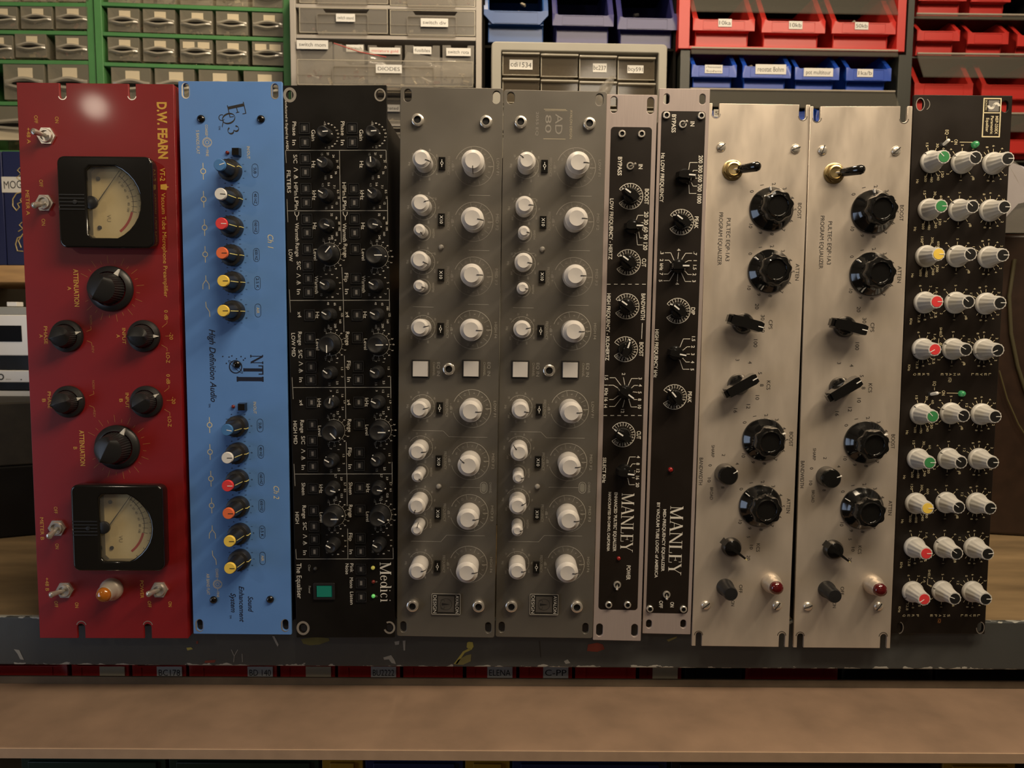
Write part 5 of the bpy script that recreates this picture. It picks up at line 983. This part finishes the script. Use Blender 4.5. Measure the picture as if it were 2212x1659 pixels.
h1=[o for o in bpy.data.objects if o.name.startswith('hifi_unit')][0]; b.obj('gap_shade_block',h1)  # black block stands in for the shade in the gap below
H=hifi(680,768,'white hi-fi unit with black display window, at far left below the pine shelf',1)
b=MB(); b.box(x0,x1,fa.loc(20,799)[1]+.1,fa.loc(20,769)[1],-160,-6,M_blk); b.obj('gap_block',H)  # black block put in for the dark gap between the two units
b=MB(); b.box(x0,x1,fa.loc(20,680)[1]+.1,fa.loc(20,663)[1],-168,-1,K('grey lid plastic',(.33,.33,.30),.4)); b.obj('top_lid',H,bev=.6)
a0,a1,b0,b1=rect(fa,8,652,30,662); MB().box(a0,a1,b0+.1,b1,-20,-6,M_wh).obj('switch_block',H,bev=.5)
# --- right: brown leather case, cable, bag with paper
fp=back_frame(2190,800,.98,-12); r=thing('leather_case','dark brown case standing behind the black faceplate at far right','case',fp.M); y0=(SHELF_Z-fp.M.translation.z)*1000+.3
x0,x1,_,y1=rect(fp,2040,505,2420,1200); b=MB().box(x0,x1,y0,y1,-60,0,K('dark brown leather',(.028,.014,.008),.4,noise=.3,nscale=50,bump=.2)); b.obj('case_body',r,bev=4)
b=MB(); b.tube([(*fp.loc(a,c),3) for a,c in((2190,560),(2178,640),(2182,720),(2196,790),(2215,850))],2.2,K('stitched edge',(.07,.06,.03),.5),8); b.obj('edge_piping',r)
b=MB(); b.tube([(*fp.loc(a,c),5) for a,c in((2155,800),(2172,860),(2196,915),(2225,960))],.9,K('olive cord',(.09,.075,.03),.5),8); o=b.obj('cord',None); o.matrix_world=fp.M; tag(o,'thin olive cord hanging in front of the dark brown case','cord')
fq=back_frame(2180,400,.93,0); rr=bag('parts_bag','clear bag with folded lilac paper at right edge, above the brown case',fq,[(2135,300),(2170,330),(2230,380),(2290,400),(2290,503),(2140,503),(2130,420)],0,7,m=M_film)
b=MB(); b.prism([fq.loc(*p) for p in((2145,500),(2172,370),(2188,352),(2290,385),(2290,420),(2200,440))],-1,-.3,K('lilac paper',(.50,.48,.56),.7)); b.obj('folded_paper',rr)
# --- bins below the shelf
fz=back_frame(1106,1455,.735,0); yf=(1.0018-fz.M.translation.z)*1000-1
xs=[(-45,150,0),(160,282,'1'),(290,405,'BC178'),(412,600,'BD 140'),(608,725,'1'),(732,865,'BU2222'),(872,1000,0),(1008,1115,'ELENA'),(1122,1235,'C-PP'),(1242,1372,0),(1380,1470,'1')]
for i,(xa,xb,t) in enumerate(xs):
    lb=(xb-62,1436,xb-8,1462) if t else None
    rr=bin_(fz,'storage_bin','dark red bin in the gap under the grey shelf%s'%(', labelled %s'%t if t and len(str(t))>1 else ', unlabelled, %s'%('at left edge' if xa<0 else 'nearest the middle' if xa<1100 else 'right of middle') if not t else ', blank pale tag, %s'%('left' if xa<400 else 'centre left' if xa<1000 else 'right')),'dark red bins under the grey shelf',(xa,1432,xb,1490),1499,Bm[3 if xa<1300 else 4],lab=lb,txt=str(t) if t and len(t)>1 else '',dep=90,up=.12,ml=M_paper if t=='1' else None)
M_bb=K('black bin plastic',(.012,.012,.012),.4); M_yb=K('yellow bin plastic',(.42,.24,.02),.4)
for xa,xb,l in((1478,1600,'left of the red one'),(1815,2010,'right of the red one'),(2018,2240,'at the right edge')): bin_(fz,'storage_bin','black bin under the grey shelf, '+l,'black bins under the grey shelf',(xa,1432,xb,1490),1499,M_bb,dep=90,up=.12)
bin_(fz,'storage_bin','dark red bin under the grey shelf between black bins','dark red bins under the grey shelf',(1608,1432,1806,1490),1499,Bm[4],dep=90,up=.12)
fy=back_frame(1106,1650,.70,0); yb_=(SHELF_Z-.214-fy.M.translation.z)*1000+.3; M_gb=K('dark green bin plastic',(.01,.03,.014),.4)
for xa,xb,m,c in((-40,300,M_gb,'dark green bin at lower left corner'),(308,660,M_gb,'dark green bin left of the yellow bin'),(668,764,M_yb,'yellow bin, leftmost yellow one at bottom edge'),(770,1000,K('deep blue bin plastic',(.008,.02,.09),.4),'deep blue bin between two yellow bins'),(1005,1110,M_yb,'yellow bin between two deep blue bins'),(1116,1480,MATS['deep blue bin plastic'],'deep blue bin right of the second yellow bin'),(1490,2120,M_bb,'long black bin at bottom edge'),(2130,2300,M_yb,'yellow bin at lower right corner')):
    r=thing('storage_bin',c+', below the hardboard ledge','storage bin',fy.M); x0,x1,_,_=rect(fy,xa,0,xb,1); y1=fy.loc(1106,1628)[1]-1; i=1.5
    b=MB(); b.box(x0,x1,yb_,y1,-2,0,m); b.box(x0,x1,yb_,y1,-120,-118,m); b.box(x0,x0+2,yb_,y1,-118,-2,m); b.box(x1-2,x1,yb_,y1,-118,-2,m); b.box(x0+2,x1-2,yb_,yb_+2,-118,-2,m); b.obj('bin_body',r,bev=.5); q=MB().box(x0+8,x1-8,y1-30,y1-8,0.05,3,m); q.obj('label_lip',r,bev=.5)
# --- room
def st(n,b,loc): o=b.obj(n,None,smooth=0); o.location=loc; o['kind']='structure'; return o
st('wall_back',MB().box(-2600,2600,0,60,0,2900,K('warm grey plaster',(.16,.13,.10),.8,noise=.1,nscale=4)),(0,1.75,0)); st('floor',MB().box(-2600,2600,-2600,1750,-50,0,K('dark floor boards',(.10,.07,.05),.6,noise=.3,nscale=5,stretch=(6,1,1))),(0,0,0))
# ============================================================ light
def area(n,loc,tgt,sx_,sy_,e,c,shape='RECTANGLE'):
    l=bpy.data.lights.new(n,'AREA'); l.energy=e; l.color=c; l.shape=shape; l.size=sx_; l.size_y=sy_; o=bpy.data.objects.new(n,l); COL.objects.link(o); o.location=loc
    o.rotation_euler=(Vector(tgt)-Vector(loc)).to_track_quat('-Z','Y').to_euler(); return o
def pt(n,loc,e,c,r):
    l=bpy.data.lights.new(n,'POINT'); l.energy=e; l.color=c; l.shadow_soft_size=r; o=bpy.data.objects.new(n,l); COL.objects.link(o); o.location=loc; return o
for n,x0,x1,y0,y1,z0,z1 in(('ceiling',-2.3,2.3,-1.6,1.75,2.75,2.8),('wall_front',-2.3,2.3,-1.66,-1.6,0,2.75),('wall_left',-2.36,-2.3,-1.6,1.75,0,2.75),('wall_right',2.3,2.36,-1.6,1.75,0,2.75)):
    st(n,MB().box(x0*1000,x1*1000,y0*1000,y1*1000,z0*1000,z1*1000,K('warm white plaster',(.42,.38,.33),.8,noise=.08,nscale=3)),(0,0,0))
WARM=(1,.81,.57)
area('ceiling_strip_lamp',(.85,.16,2.25),(-.1,.72,1.3),.35,.10,7,WARM)
area('overhead_fill',(.28,.14,2.16),(.1,.70,1.35),.62,.26,8.6,WARM)  # soft warm fill added overhead so the faceplates darken downwards
pt('front_fill',(.5,-1.15,2.25),3.6,(1,.86,.68),.12)  # weak fill added behind the camera to lift upright faces
# wall lamp placed where its reflection in the red faceplate is seen
fR=panel_frame(POSE['red']); rx,ry=fR.loc(205,230); P0=fR.M@Vector((rx*.001,ry*.001,0)); nn=fR.M.to_3x3()@Vector((0,0,1)); dd=(P0-CAM.translation).normalized(); rr_=dd-2*dd.dot(nn)*nn
pt('wall_lamp',P0+rr_*1.3,3.0,(1,.86,.66),.024)
area('window_light',(-1.3,.02,1.08),(-.2,.8,1.2),.35,.8,2.4,(.62,.76,1))
pt('rear_fill',(-.05,.80,2.25),12.5,WARM,.06)  # added fill behind the faceplates, brightens only the background
w=bpy.data.worlds.new('world'); SC.world=w; w.use_nodes=True; bg=w.node_tree.nodes['Background']; bg.inputs[0].default_value=(1,.84,.66,1); bg.inputs[1].default_value=.04
SC.view_settings.view_transform='Standard'; SC.view_settings.look='None'; SC.view_settings.exposure=0; SC.view_settings.gamma=1; SC.view_settings.use_curve_mapping=False
